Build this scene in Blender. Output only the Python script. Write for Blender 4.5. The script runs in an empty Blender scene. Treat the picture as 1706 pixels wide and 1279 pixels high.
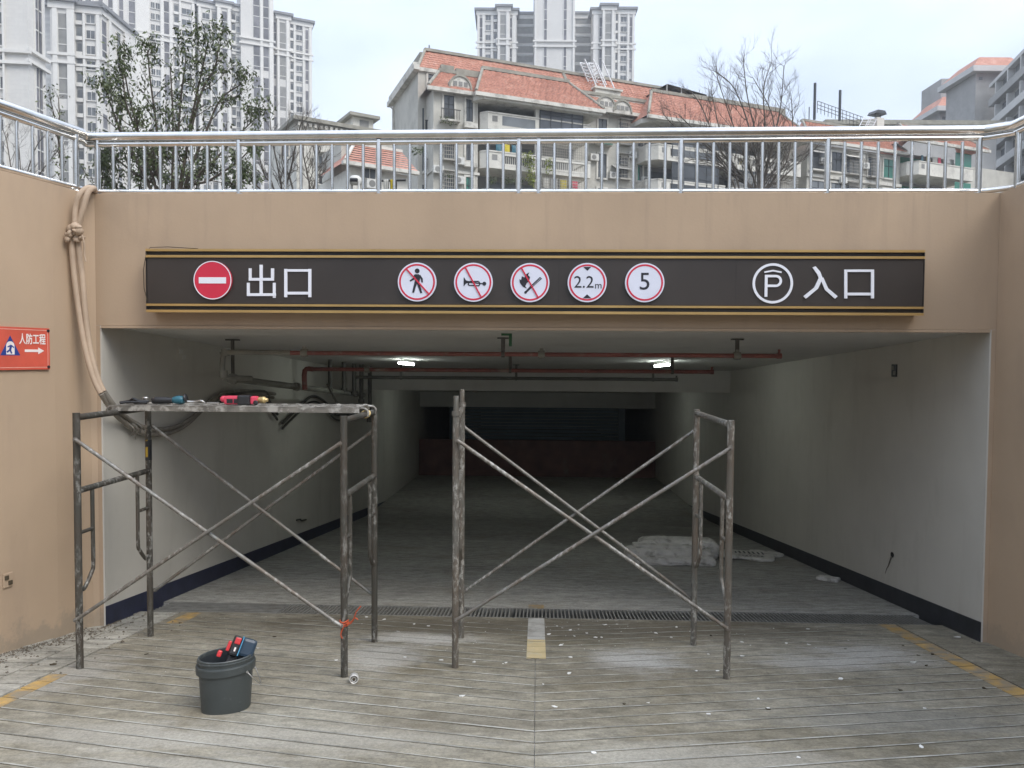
import bpy, bmesh, math, random
from math import radians, sin, cos, pi, atan2, sqrt
from mathutils import Vector, Matrix, Quaternion

S = bpy.context.scene
COL = S.collection
# ------------------------------------------------------------------ camera
F_PX, YAW, PITCH, ROLL, CAM_H = 1249.0, 0.0338, 0.0361, 0.0064, 1.51
_F = Vector((-sin(YAW)*cos(PITCH), cos(YAW)*cos(PITCH), -sin(PITCH)))
_r0 = Vector((cos(YAW), sin(YAW), 0)); _u0 = _r0.cross(_F)
_R = _r0*cos(ROLL) + _u0*sin(ROLL); _U = _u0*cos(ROLL) - _r0*sin(ROLL)
CAM = Vector((0, 0, CAM_H))
cd = bpy.data.cameras.new('camera'); cam = bpy.data.objects.new('camera', cd); COL.objects.link(cam)
m3 = Matrix((_R, _U, -_F)).transposed()
cam.matrix_world = Matrix.Translation(CAM) @ m3.to_4x4()
cd.sensor_width = 36; cd.lens = 36*F_PX/1706; cd.clip_start = .05; cd.clip_end = 3000
S.camera = cam
# ------------------------------------------------------------------ sky and sun
SUN_EL, SUN_AZ = radians(48), radians(128)      # azimuth clockwise from +Y: behind the camera, to the right
w = bpy.data.worlds.new('World'); S.world = w; w.use_nodes = True
nt = w.node_tree; bg = nt.nodes['Background']
sky = nt.nodes.new('ShaderNodeTexSky'); sky.sky_type = 'NISHITA'; sky.sun_disc = False
sky.sun_elevation = SUN_EL; sky.sun_rotation = SUN_AZ; sky.dust_density = 2.0; sky.air_density = 1.0
tc = nt.nodes.new('ShaderNodeTexCoord'); mp = nt.nodes.new('ShaderNodeMapping'); mp.inputs['Scale'].default_value = (1, 1, 2.4)
nz = nt.nodes.new('ShaderNodeTexNoise'); nz.inputs['Scale'].default_value = 1.9; nz.inputs['Detail'].default_value = 6; nz.inputs['Roughness'].default_value = .5
cr = nt.nodes.new('ShaderNodeValToRGB'); cr.color_ramp.elements[0].position = .36; cr.color_ramp.elements[1].position = .66
cr.color_ramp.elements[0].color = (.45, .45, .45, 1); cr.color_ramp.elements[1].color = (.96, .96, .96, 1)
mx = nt.nodes.new('ShaderNodeMix'); mx.data_type = 'RGBA'
L = nt.links.new
L(tc.outputs['Generated'], mp.inputs['Vector']); L(mp.outputs['Vector'], nz.inputs['Vector']); L(nz.outputs['Fac'], cr.inputs['Fac'])
L(cr.outputs['Color'], mx.inputs['Factor']); L(sky.outputs['Color'], mx.inputs['A'])
# overcast cloud deck: brighter towards the zenith than at the horizon, as a real overcast sky is
sx_ = nt.nodes.new('ShaderNodeSeparateXYZ'); L(tc.outputs['Generated'], sx_.inputs[0])
mr = nt.nodes.new('ShaderNodeMapRange'); L(sx_.outputs['Z'], mr.inputs['Value']); mr.inputs['From Min'].default_value = 0; mr.inputs['From Max'].default_value = 1; mr.inputs['To Min'].default_value = .60; mr.inputs['To Max'].default_value = 3.0
vm = nt.nodes.new('ShaderNodeVectorMath'); vm.operation = 'SCALE'; vm.inputs[0].default_value = (4.75, 5.3, 6.25); L(mr.outputs['Result'], vm.inputs['Scale'])
L(vm.outputs['Vector'], mx.inputs['B'])
L(mx.outputs['Result'], bg.inputs['Color']); bg.inputs['Strength'].default_value = 0.1
sl = bpy.data.lights.new('sun', 'SUN'); sl.energy = 1.5; sl.angle = radians(30); sl.color = (1, .965, .91)
so = bpy.data.objects.new('sun', sl); COL.objects.link(so)
sd = Vector((sin(SUN_AZ)*cos(SUN_EL), cos(SUN_AZ)*cos(SUN_EL), sin(SUN_EL)))
so.rotation_euler = (-sd).to_track_quat('-Z', 'Y').to_euler(); so.location = sd*40
S.view_settings.view_transform = 'Standard'; S.view_settings.look = 'None'
S.view_settings.exposure = 0.82; S.view_settings.gamma = 1; S.view_settings.use_curve_mapping = False
S.render.engine = 'CYCLES'
S.cycles.max_bounces = 10; S.cycles.diffuse_bounces = 7

# ------------------------------------------------------------------ measuring helpers (photo pixel -> point in the place)
def ray(px, py): return _F + _R*((px-853)/F_PX) + _U*((639.5-py)/F_PX)
def at_d(px, py, d): return CAM + ray(px, py)*d
def at_y(px, py, Y):
    r = ray(px, py); return CAM + r*(Y/r.y)
def at_x(px, py, X):
    r = ray(px, py); return CAM + r*(X/r.x)
HAZE = .0008
SL = .1158
def rz(y): return -SL*y
def on_ramp(px, py):
    r = ray(px, py); t = -CAM_H/(r.z + SL*r.y); return CAM + r*t
D, XL, XR, TOP, GZ, WZ = 5.844, -3.458, 3.445, 1.74, 2.5, 2.775
def cz(y): return TOP - .060*(y-D)              # tunnel ceiling height

# ------------------------------------------------------------------ materials
def nodes_of(name):
    m = bpy.data.materials.new(name); m.use_nodes = True
    t = m.node_tree; return m, t, t.nodes['Principled BSDF']
def ramp_node(t, stops):
    c = t.nodes.new('ShaderNodeValToRGB'); e = c.color_ramp.elements
    while len(e) < len(stops): e.new(.5)
    for el, (p, col) in zip(e, stops): el.position = p; el.color = (*col, 1)
    return c
def noise(t, scale, detail=4, rough=.55, coord='pos', stretch=None, dist=0):
    if coord == 'pos': g = t.nodes.new('ShaderNodeNewGeometry'); o = g.outputs['Position']
    else: g = t.nodes.new('ShaderNodeTexCoord'); o = g.outputs['Object']
    if stretch:
        mpn = t.nodes.new('ShaderNodeMapping'); mpn.inputs['Scale'].default_value = stretch
        t.links.new(o, mpn.inputs['Vector']); o = mpn.outputs['Vector']
    n = t.nodes.new('ShaderNodeTexNoise'); n.inputs['Scale'].default_value = scale
    n.inputs['Detail'].default_value = detail; n.inputs['Roughness'].default_value = rough; n.inputs['Distortion'].default_value = dist
    t.links.new(o, n.inputs['Vector']); return n
def mixc(t, fac, a, b, mode='MIX', f=1):
    m = t.nodes.new('ShaderNodeMix'); m.data_type = 'RGBA'; m.blend_type = mode
    for sock, v in (('Factor', fac), ('A', a), ('B', b)):
        if isinstance(v, (int, float)): m.inputs[sock].default_value = v
        elif isinstance(v, tuple): m.inputs[sock].default_value = (*v, 1)
        else: t.links.new(v, m.inputs[sock])
    return m.outputs['Result']
def bump(t, b, h, strength=.3, dist=.01):
    n = t.nodes.new('ShaderNodeBump'); n.inputs['Strength'].default_value = strength; n.inputs['Distance'].default_value = dist
    t.links.new(h, n.inputs['Height']); t.links.new(n.outputs['Normal'], b.inputs['Normal'])
def mat(name, col, rough=.7, metal=0, var=.15, scale=6, bmp=0, bscale=None, dirt=None, dscale=2, dpos=(.5, .7), coord='pos', stretch=None, spec=None, coat=0):
    m, t, b = nodes_of(name)
    b.inputs['Roughness'].default_value = rough; b.inputs['Metallic'].default_value = metal
    if spec is not None: b.inputs['Specular IOR Level'].default_value = spec
    if coat: b.inputs['Coat Weight'].default_value = coat
    n = noise(t, scale, 5, .6, coord, stretch)
    lo = tuple(max(0, c*(1-var)) for c in col); hi = tuple(min(1, c*(1+var)) for c in col)
    c = ramp_node(t, [(.3, lo), (.7, hi)]); t.links.new(n.outputs['Fac'], c.inputs['Fac']); out = c.outputs['Color']
    if dirt:
        n2 = noise(t, dscale, 6, .65, coord)
        r2 = ramp_node(t, [(dpos[0], (0, 0, 0)), (dpos[1], (1, 1, 1))]); t.links.new(n2.outputs['Fac'], r2.inputs['Fac'])
        out = mixc(t, r2.outputs['Color'], out, dirt)
    t.links.new(out, b.inputs['Base Color'])
    if bmp:
        n3 = noise(t, bscale or scale*6, 4, .6, coord); bump(t, b, n3.outputs['Fac'], bmp)
    return m
def emit(name, col, st):
    m, t, b = nodes_of(name); b.inputs['Base Color'].default_value = (*col, 1)
    b.inputs['Emission Color'].default_value = (*col, 1); b.inputs['Emission Strength'].default_value = st; return m

M = {}
def wall_paint(name, col, dirt, streak, drips=0):
    m, t, b = nodes_of(name); b.inputs['Roughness'].default_value = .82
    n = noise(t, 1.1, 6, .6); c = ramp_node(t, [(.3, tuple(x*.93 for x in col)), (.7, tuple(x*1.06 for x in col))]); t.links.new(n.outputs['Fac'], c.inputs['Fac'])
    n2 = noise(t, 3.2, 8, .7, 'pos', (1, 1, .25)); r2 = ramp_node(t, [(.52, (0, 0, 0)), (.8, (streak,)*3)]); t.links.new(n2.outputs['Fac'], r2.inputs['Fac'])
    o = mixc(t, r2.outputs['Color'], c.outputs['Color'], dirt)
    n4 = noise(t, 14, 3, .5, 'pos', (1, 1, 1)); r4 = ramp_node(t, [(.68, (0, 0, 0)), (.78, (.25,)*3)]); t.links.new(n4.outputs['Fac'], r4.inputs['Fac'])
    o = mixc(t, r4.outputs['Color'], o, tuple(x*.8 for x in col))
    if drips:
        g = t.nodes.new('ShaderNodeNewGeometry'); sp = t.nodes.new('ShaderNodeSeparateXYZ'); t.links.new(g.outputs['Position'], sp.inputs[0])
        nd = noise(t, 7, 5, .7, 'pos', (1, 1, .05)); rd = ramp_node(t, [(.54, (0, 0, 0)), (.70, (1,)*3)]); t.links.new(nd.outputs['Fac'], rd.inputs['Fac'])
        mrn = t.nodes.new('ShaderNodeMapRange'); t.links.new(sp.outputs['Z'], mrn.inputs['Value']); mrn.inputs['From Min'].default_value = drips-.75; mrn.inputs['From Max'].default_value = drips; mrn.inputs['To Min'].default_value = 0; mrn.inputs['To Max'].default_value = .5
        f = mixc(t, 1.0, rd.outputs['Color'], mrn.outputs['Result'], 'MULTIPLY'); o = mixc(t, f, o, dirt)
        # splash marks: height above the sloping ramp broken up by noise
        ma = t.nodes.new('ShaderNodeMath'); ma.operation = 'MULTIPLY_ADD'; t.links.new(sp.outputs['Y'], ma.inputs[0]); ma.inputs[1].default_value = SL; t.links.new(sp.outputs['Z'], ma.inputs[2])
        ns = noise(t, 6, 8, .8); mb_ = t.nodes.new('ShaderNodeMath'); mb_.operation = 'MULTIPLY_ADD'; t.links.new(ns.outputs['Fac'], mb_.inputs[0]); mb_.inputs[1].default_value = -.9; t.links.new(ma.outputs[0], mb_.inputs[2])
        rs = ramp_node(t, [(.0, (.55,)*3), (.10, (0, 0, 0))]); ad_ = t.nodes.new('ShaderNodeMath'); ad_.operation = 'ADD'; t.links.new(mb_.outputs[0], ad_.inputs[0]); ad_.inputs[1].default_value = .38; t.links.new(ad_.outputs[0], rs.inputs['Fac'])
        o = mixc(t, rs.outputs['Color'], o, (.25, .215, .165))
        # fresher rolled-on paint patches
        np_ = noise(t, .8, 2, .4, 'pos', (1, 1, .6)); rp = ramp_node(t, [(.56, (0, 0, 0)), (.60, (.35,)*3)]); t.links.new(np_.outputs['Fac'], rp.inputs['Fac']); o = mixc(t, rp.outputs['Color'], o, tuple(x*1.08 for x in col))
    t.links.new(o, b.inputs['Base Color'])
    n3 = noise(t, 55, 4, .6); bump(t, b, n3.outputs['Fac'], .22, .004)
    return m
M['tan'] = wall_paint('tan_wall_paint', (.422, .312, .213), (.30, .225, .165), .5, 2.775)
M['white_in'] = wall_paint('white_wall_paint', (.535, .515, .465), (.40, .38, .33), .6)
M['ceil'] = wall_paint('ceiling_paint', (.58, .57, .54), (.42, .40, .36), .4)
M['skirt'] = mat('blue_skirting_paint', (.018, .022, .05), .5, 0, .3, 8, .1)
M['skirt_dark'] = mat('dark_skirting_paint', (.024, .026, .032), .55, 0, .3, 8, .1)
M['steel'] = None
def stainless():
    m, t, b = nodes_of('stainless_steel'); b.inputs['Metallic'].default_value = 1
    n = noise(t, 9, 5, .6); c = ramp_node(t, [(.3, (.62, .605, .575)), (.7, (.76, .745, .715))]); t.links.new(n.outputs['Fac'], c.inputs['Fac'])
    t.links.new(c.outputs['Color'], b.inputs['Base Color'])
    r = ramp_node(t, [(.35, (.10,)*3), (.75, (.22,)*3)]); n2 = noise(t, 20, 4, .6); t.links.new(n2.outputs['Fac'], r.inputs['Fac'])
    t.links.new(r.outputs['Color'], b.inputs['Roughness']); return m
M['steel'] = stainless()
def scaffold_mat(name, base, rust, splash):
    m, t, b = nodes_of(name)
    n = noise(t, 7, 6, .7, 'pos', (1, 1, .35)); c = ramp_node(t, [(.35, base), (.62, rust)]); t.links.new(n.outputs['Fac'], c.inputs['Fac'])
    n2 = noise(t, 38, 6, .7, 'pos', (1, 1, .5)); r2 = ramp_node(t, [(.50, (0, 0, 0)), (.6, (.9,)*3)]); t.links.new(n2.outputs['Fac'], r2.inputs['Fac'])
    n3 = noise(t, 2.3, 2, .5); r3 = ramp_node(t, [(.40, (0, 0, 0)), (.62, (1,)*3)]); t.links.new(n3.outputs['Fac'], r3.inputs['Fac'])
    f = mixc(t, 1.0, r2.outputs['Color'], r3.outputs['Color'], 'MULTIPLY')
    o = mixc(t, f, c.outputs['Color'], splash)
    t.links.new(o, b.inputs['Base Color']); b.inputs['Roughness'].default_value = .55; b.inputs['Metallic'].default_value = .35
    bump(t, b, n2.outputs['Fac'], .4, .004); return m
M['scaf'] = scaffold_mat('worn_scaffold_steel', (.062, .064, .055), (.082, .068, .054), (.33, .325, .30))
M['scaf2'] = scaffold_mat('splashed_scaffold_steel', (.14, .14, .125), (.14, .115, .09), (.46, .45, .41))
M['brace'] = scaffold_mat('galvanised_brace', (.20, .20, .185), (.15, .125, .10), (.42, .41, .38))
def concrete(name, base, dark, light, dust=.6, patches=()):
    m, t, b = nodes_of(name); b.inputs['Roughness'].default_value = .85
    n = noise(t, .75, 8, .68, 'pos', (.7, 1.3, 1)); c = ramp_node(t, [(.30, dark), (.48, base), (.70, light)]); t.links.new(n.outputs['Fac'], c.inputs['Fac'])
    n2 = noise(t, 2.6, 7, .7, 'pos', (.35, 1.6, 1)); r2 = ramp_node(t, [(.50, (0, 0, 0)), (.72, (dust,)*3)]); t.links.new(n2.outputs['Fac'], r2.inputs['Fac'])
    o = mixc(t, r2.outputs['Color'], c.outputs['Color'], tuple(x*1.25 for x in light))
    n8 = noise(t, 11, 7, .75, 'pos', (.55, 1.3, 1)); r8 = ramp_node(t, [(.32, (.58,)*3), (.50, (1.0,)*3), (.70, (1.42,)*3)]); t.links.new(n8.outputs['Fac'], r8.inputs['Fac'])
    o = mixc(t, 1.0, o, r8.outputs['Color'], 'MULTIPLY')
    n6 = noise(t, 1.7, 6, .6, 'pos', (1, .8, 1), .4); r6 = ramp_node(t, [(.52, (0, 0, 0)), (.70, (.55,)*3)]); t.links.new(n6.outputs['Fac'], r6.inputs['Fac'])
    o = mixc(t, r6.outputs['Color'], o, (dark[0]*1.02, dark[1]*.95, dark[2]*.82))
    n3 = noise(t, 60, 5, .7); r3 = ramp_node(t, [(.3, (.70,)*3), (.65, (1.12,)*3)]); t.links.new(n3.outputs['Fac'], r3.inputs['Fac'])
    n5 = noise(t, 5.5, 6, .7, 'pos', (1, 1, 1), .6); r5 = ramp_node(t, [(.58, (0, 0, 0)), (.72, (.6,)*3)]); t.links.new(n5.outputs['Fac'], r5.inputs['Fac'])
    o = mixc(t, r5.outputs['Color'], o, tuple(x*.66 for x in dark))
    # dusty or damp patches with a shape of their own: (x, y, radius x, radius y, colour, strength)
    for (px, py, ax, ay, col, st) in patches:
        g = t.nodes.new('ShaderNodeNewGeometry'); mpn = t.nodes.new('ShaderNodeMapping'); mpn.vector_type = 'POINT'
        mpn.inputs['Location'].default_value = (-px/ax, -py/ay, 0); mpn.inputs['Scale'].default_value = (1/ax, 1/ay, 0)
        t.links.new(g.outputs['Position'], mpn.inputs['Vector']); ln = t.nodes.new('ShaderNodeVectorMath'); ln.operation = 'LENGTH'; t.links.new(mpn.outputs['Vector'], ln.inputs[0])
        nn = noise(t, 4.5, 9, .82, 'pos', (.5, 1.5, 1)); ad = t.nodes.new('ShaderNodeMath'); ad.operation = 'MULTIPLY_ADD'; t.links.new(nn.outputs['Fac'], ad.inputs[0]); ad.inputs[1].default_value = 2.6; ad.inputs[2].default_value = -1.25
        a2 = t.nodes.new('ShaderNodeMath'); a2.operation = 'ADD'; t.links.new(ad.outputs[0], a2.inputs[0]); t.links.new(ln.outputs['Value'], a2.inputs[1])
        rr = ramp_node(t, [(.45, (st,)*3), (1.0, (0, 0, 0))]); t.links.new(a2.outputs[0], rr.inputs['Fac'])
        o = mixc(t, rr.outputs['Color'], o, col)
    o = mixc(t, 1.0, o, r3.outputs['Color'], 'MULTIPLY')
    t.links.new(o, b.inputs['Base Color']); bump(t, b, n3.outputs['Fac'], .35, .006); return m
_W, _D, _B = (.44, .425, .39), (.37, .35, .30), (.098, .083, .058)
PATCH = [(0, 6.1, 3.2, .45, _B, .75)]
for x_, y_, ax_, ay_, c_, s_ in ((700, 1063, .6, .20, _W, .8), (635, 1095, .35, .5, _W, .6), (1065, 1100, .42, .38, _W, .9), (1450, 1090, .55, .35, _W, .75), (1370, 1105, .5, .25, _W, .6), (90, 1120, .5, .6, _W, .5),
                                 (500, 1230, 1.2, .25, _D, .6), (200, 1225, .9, .22, _D, .6), (300, 1275, 1.0, .16, _D, .6), (1150, 1262, .9, .2, _D, .6), (1000, 1120, .5, .3, _B, .4), (800, 1200, .9, .25, _B, .35), (1500, 1200, .9, .3, (.22, .215, .19), .5)):
    q_ = on_ramp(x_, y_); PATCH.append((q_.x, q_.y, ax_, ay_, c_, s_))
M['ramp'] = concrete('ramp_concrete', (.224, .202, .152), (.142, .124, .084), (.306, .286, .232), .6, PATCH)
M['ramp_in'] = concrete('tunnel_ramp_concrete', (.33, .32, .285), (.26, .25, .22), (.39, .38, .345), .3)
M['groove'] = mat('groove_dirt', (.14, .13, .11), .95, 0, .35, 9, .2, dirt=(.42, .41, .38), dscale=2.2, dpos=(.42, .56))
M['arris'] = mat('worn_lit_groove_edge', (.20, .195, .17), .9, 0, .15, 9, dirt=(.43, .42, .375), dscale=3.5, dpos=(.40, .60))  # wear, plus the light on the groove's chamfer put into the colour
M['gutter'] = concrete('gutter_slab', (.34, .325, .28), (.26, .245, .20), (.44, .425, .38), .8)
M['yellow'] = mat('worn_yellow_paint', (.42, .27, .09), .75, 0, .25, 6, .1, dirt=(.24, .21, .16), dscale=7, dpos=(.42, .62))
M['cream'] = mat('faded_line_paint', (.50, .40, .22), .75, 0, .12, 6, .1, dirt=(.42, .38, .28), dscale=8, dpos=(.5, .7))
M['greyline'] = mat('grey_line_paint', (.40, .39, .36), .75, 0, .12, 6, .1, dirt=(.24, .23, .20), dscale=8, dpos=(.5, .7))
M['iron'] = mat('grate_iron', (.235, .23, .21), .6, .2, .25, 12, .2, dirt=(.13, .115, .095), dscale=6, dpos=(.55, .72))
M['black'] = mat('black_void', (.012, .012, .012), .9, 0, .1)
M['sign_panel'] = mat('sign_panel_dark', (.036, .029, .025), .38, 0, .14, 2.2, .03, 5)
M['sign_black'] = mat('sign_groove_black', (.014, .012, .011), .4)
M['gold'] = mat('gold_trim', (.50, .33, .13), .35, .55, .12, 3)
M['letter'] = mat('white_letter', (.74, .75, .80), .5, 0, .04)
M['disc'] = mat('white_disc', (.66, .68, .78), .5, 0, .04)
M['red'] = mat('sign_red', (.56, .022, .055), .45, 0, .06)
M['ink'] = mat('sign_ink', (.014, .014, .022), .5)
M['orange'] = mat('red_orange_board', (.60, .10, .062), .45, 0, .12, 4)
M['bluetri'] = mat('sign_blue', (.02, .05, .24), .5)
M['offwhite'] = mat('sign_white', (.80, .72, .68), .5, 0, .05)
M['pinkline'] = mat('sign_line', (.75, .42, .34), .5)
M['redpipe'] = mat('red_pipe_paint', (.20, .062, .048), .5, 0, .3, 5, .05, dirt=(.25, .23, .19), dscale=4, dpos=(.55, .75))
M['greypipe'] = mat('grey_pipe_paint', (.20, .195, .165), .6, 0, .25, 5, .05)
M['darkpipe'] = mat('dark_pipe', (.07, .065, .055), .6, 0, .25, 5)
M['hose_tan'] = mat('tan_painted_hose', (.42, .315, .225), .75, 0, .12, 6, .15, 30)
M['hose_dark'] = mat('grey_hose', (.20, .18, .15), .7, 0, .35, 5, .15, 30, dirt=(.3, .28, .24), dscale=6)
M['dial'] = mat('green_clamp', (.015, .10, .03), .5)
M['lamp'] = emit('led_tube', (.90, 1.0, .94), 34.0)
M['lamp_body'] = mat('lamp_housing', (.5, .5, .48), .5)
M['plank'] = mat('plank_steel', (.20, .185, .16), .55, .4, .35, 10, .2, dirt=(.44, .42, .38), dscale=12, dpos=(.5, .6))
M['bucket'] = mat('grey_bucket_plastic', (.050, .058, .058), .45, 0, .12, 5, .06, 30, dirt=(.12, .125, .12), dscale=14, dpos=(.6, .75))
M['bucket_in'] = mat('bucket_inside_plastic', (.03, .035, .04), .5, 0, .2, 8, .06, 30, dirt=(.09, .09, .085), dscale=10)
M['wire'] = mat('wire', (.45, .44, .42), .35, .8, .1)
M['blackplastic'] = mat('black_plastic', (.018, .018, .02), .45, 0, .15)
M['redplastic'] = mat('red_plastic', (.55, .03, .035), .4, 0, .1)
M['pink'] = mat('pink_red_plastic', (.62, .055, .10), .42, 0, .15, 12)
M['teal'] = mat('teal_plastic', (.02, .11, .15), .42, 0, .1)
M['brass'] = mat('brass', (.55, .42, .20), .4, .6, .2, 20)
M['bluepl'] = mat('blue_plastic', (.022, .042, .068), .4, 0, .15)
M['bluetrim'] = mat('light_blue_trim', (.10, .35, .55), .4)
M['tapeY'] = mat('yellow_label', (.55, .36, .03), .5)
M['strap'] = mat('orange_red_cord', (.50, .085, .03), .6)
M['can'] = mat('white_can', (.60, .59, .56), .4, .1, .2, 20, dirt=(.2, .18, .15), dscale=20)
M['sack'] = mat('dusty_woven_sack', (.66, .64, .60), .9, 0, .15, 8, .5, 60, dirt=(.36, .34, .30), dscale=7, dpos=(.52, .66))
M['chip'] = mat('paint_chip', (.72, .71, .68), .7, 0, .15)
M['leafdry'] = mat('dry_leaf', (.06, .045, .025), .8, 0, .4)
M['dirt'] = mat('dirt_crumbs', (.12, .10, .075), .95, 0, .4, 20)
M['shutter'] = mat('blue_grey_shutter', (.07, .10, .125), .5, 0, .2, 3)
M['barrier'] = mat('brown_red_barrier', (.17, .085, .075), .7, 0, .3, 2, dirt=(.22, .17, .15), dscale=1.5, dpos=(.58, .75))
M['ground'] = mat('upper_ground', (.12, .115, .10), .9, 0, .25, .5)
# far things
M['tower'] = None
def tower_wall():
    m, t, b = nodes_of('tower_cladding'); b.inputs['Roughness'].default_value = .7
    g = t.nodes.new('ShaderNodeTexCoord'); br = t.nodes.new('ShaderNodeTexBrick')
    mpn = t.nodes.new('ShaderNodeMapping'); mpn.inputs['Rotation'].default_value = (radians(90), 0, 0)
    t.links.new(g.outputs['Object'], mpn.inputs['Vector']); t.links.new(mpn.outputs['Vector'], br.inputs['Vector'])
    br.inputs['Scale'].default_value = 1; br.inputs['Brick Width'].default_value = 1.2; br.inputs['Row Height'].default_value = .6
    br.inputs['Mortar Size'].default_value = .025; br.offset = .5
    br.inputs['Color1'].default_value = (.62, .60, .56, 1); br.inputs['Color2'].default_value = (.585, .565, .53, 1); br.inputs['Mortar'].default_value = (.55, .53, .50, 1)
    n = noise(t, .12, 5, .6, 'pos', (1, 1, .3)); r = ramp_node(t, [(.3, (.9,)*3), (.7, (1.05,)*3)]); t.links.new(n.outputs['Fac'], r.inputs['Fac'])
    t.links.new(mixc(t, 1.0, br.outputs['Color'], r.outputs['Color'], 'MULTIPLY'), b.inputs['Base Color']); return m
M['tower'] = tower_wall()
M['trim'] = mat('tower_trim', (.64, .62, .58), .7, 0, .05, .5)
M['towerroof'] = mat('tower_cornice_grey', (.20, .20, .205), .7, 0, .1, .5)
def glass(name, a, b_, rough=.18):
    m, t, b = nodes_of(name); b.inputs['Roughness'].default_value = rough; b.inputs['Specular IOR Level'].default_value = .35
    oi = t.nodes.new('ShaderNodeObjectInfo'); c = ramp_node(t, [(0, a), (1, b_)]); t.links.new(oi.outputs['Random'], c.inputs['Fac'])
    n = noise(t, .35, 3, .5); r = ramp_node(t, [(.35, (.6,)*3), (.65, (1.3,)*3)]); t.links.new(n.outputs['Fac'], r.inputs['Fac'])
    t.links.new(mixc(t, 1.0, c.outputs['Color'], r.outputs['Color'], 'MULTIPLY'), b.inputs['Base Color']); return m
M['glass'] = glass('window_glass', (.055, .06, .065), (.16, .17, .175))
M['glass_strip'] = glass('strip_glass', (.09, .087, .095), (.15, .145, .155), .5)
M['glass_blue'] = glass('blue_glass', (.13, .14, .155), (.16, .17, .185), .06)
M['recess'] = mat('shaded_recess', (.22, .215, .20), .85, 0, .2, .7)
M['mid'] = mat('apartment_render', (.47, .45, .395), .85, 0, .12, .6, .1, 4, dirt=(.36, .34, .295), dscale=.5, dpos=(.5, .7))
M['mid2'] = mat('apartment_white_render', (.60, .575, .51), .85, 0, .1, .6, .1, 4, dirt=(.36, .34, .30), dscale=.8, dpos=(.52, .72))
M['midtrim'] = mat('apartment_trim', (.57, .545, .485), .8, 0, .1, .8, dirt=(.30, .28, .24), dscale=1.3, dpos=(.5, .68))
M['moss'] = mat('weathered_coping', (.28, .265, .22), .9, 0, .25, 1.2)
def rooftile():
    m, t, b = nodes_of('red_roof_tiles'); b.inputs['Roughness'].default_value = .7
    g = t.nodes.new('ShaderNodeTexCoord'); sp = t.nodes.new('ShaderNodeSeparateXYZ'); t.links.new(g.outputs['Object'], sp.inputs[0])
    n = noise(t, 1.2, 5, .7, 'obj'); c = ramp_node(t, [(.3, (.34, .140, .092)), (.55, (.45, .205, .140)), (.75, (.52, .32, .24))]); t.links.new(n.outputs['Fac'], c.inputs['Fac'])
    n2 = noise(t, 7, 2, .5, 'obj', (1, 1, 1)); r = ramp_node(t, [(.35, (.75,)*3), (.65, (1.15,)*3)]); t.links.new(n2.outputs['Fac'], r.inputs['Fac'])
    t.links.new(mixc(t, 1.0, c.outputs['Color'], r.outputs['Color'], 'MULTIPLY'), b.inputs['Base Color']); return m
M['tile'] = rooftile()
M['grey_block'] = mat('grey_block_render', (.34, .335, .325), .85, 0, .12, .4, dirt=(.28, .275, .265), dscale=.5)
M['grey_light'] = mat('light_grey_render', (.52, .515, .50), .85, 0, .1, .4)
M['frame_dark'] = mat('dark_window_frame', (.03, .035, .04), .5)
M['frame_white'] = mat('white_window_frame', (.6, .6, .58), .6)
M['green_glass'] = mat('green_glass', (.03, .16, .11), .15, 0, .2, 1)
M['cage'] = mat('window_cage_bars', (.34, .32, .28), .6, .3, .3, 2)
M['railiron'] = mat('balcony_iron', (.03, .03, .03), .6)
M['whiteiron'] = mat('white_roof_ladder', (.7, .7, .7), .5)
M['canopy'] = mat('dark_canopy', (.04, .038, .035), .8, 0, .3, 1)
M['bark'] = mat('bark', (.075, .06, .045), .9, 0, .35, 8, .4, 30)
M['bark_pale'] = mat('bare_twig_bark', (.105, .09, .075), .9, 0, .3, 8)
def leafmat(name, a, b_):
    m, t, b = nodes_of(name); b.inputs['Roughness'].default_value = .5
    n = noise(t, 5, 3, .6); c = ramp_node(t, [(.3, a), (.7, b_)]); t.links.new(n.outputs['Fac'], c.inputs['Fac']); t.links.new(c.outputs['Color'], b.inputs['Base Color'])
    return m
M['leaf'] = leafmat('tree_leaves', (.040, .058, .018), (.115, .14, .05))
M['leaf_y'] = leafmat('yellow_green_leaves', (.12, .16, .03), (.30, .32, .06))
M['ac'] = mat('ac_white', (.55, .54, .50), .6)
M['cloth_y'] = mat('yellow_cloth', (.50, .40, .03), .8)

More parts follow.
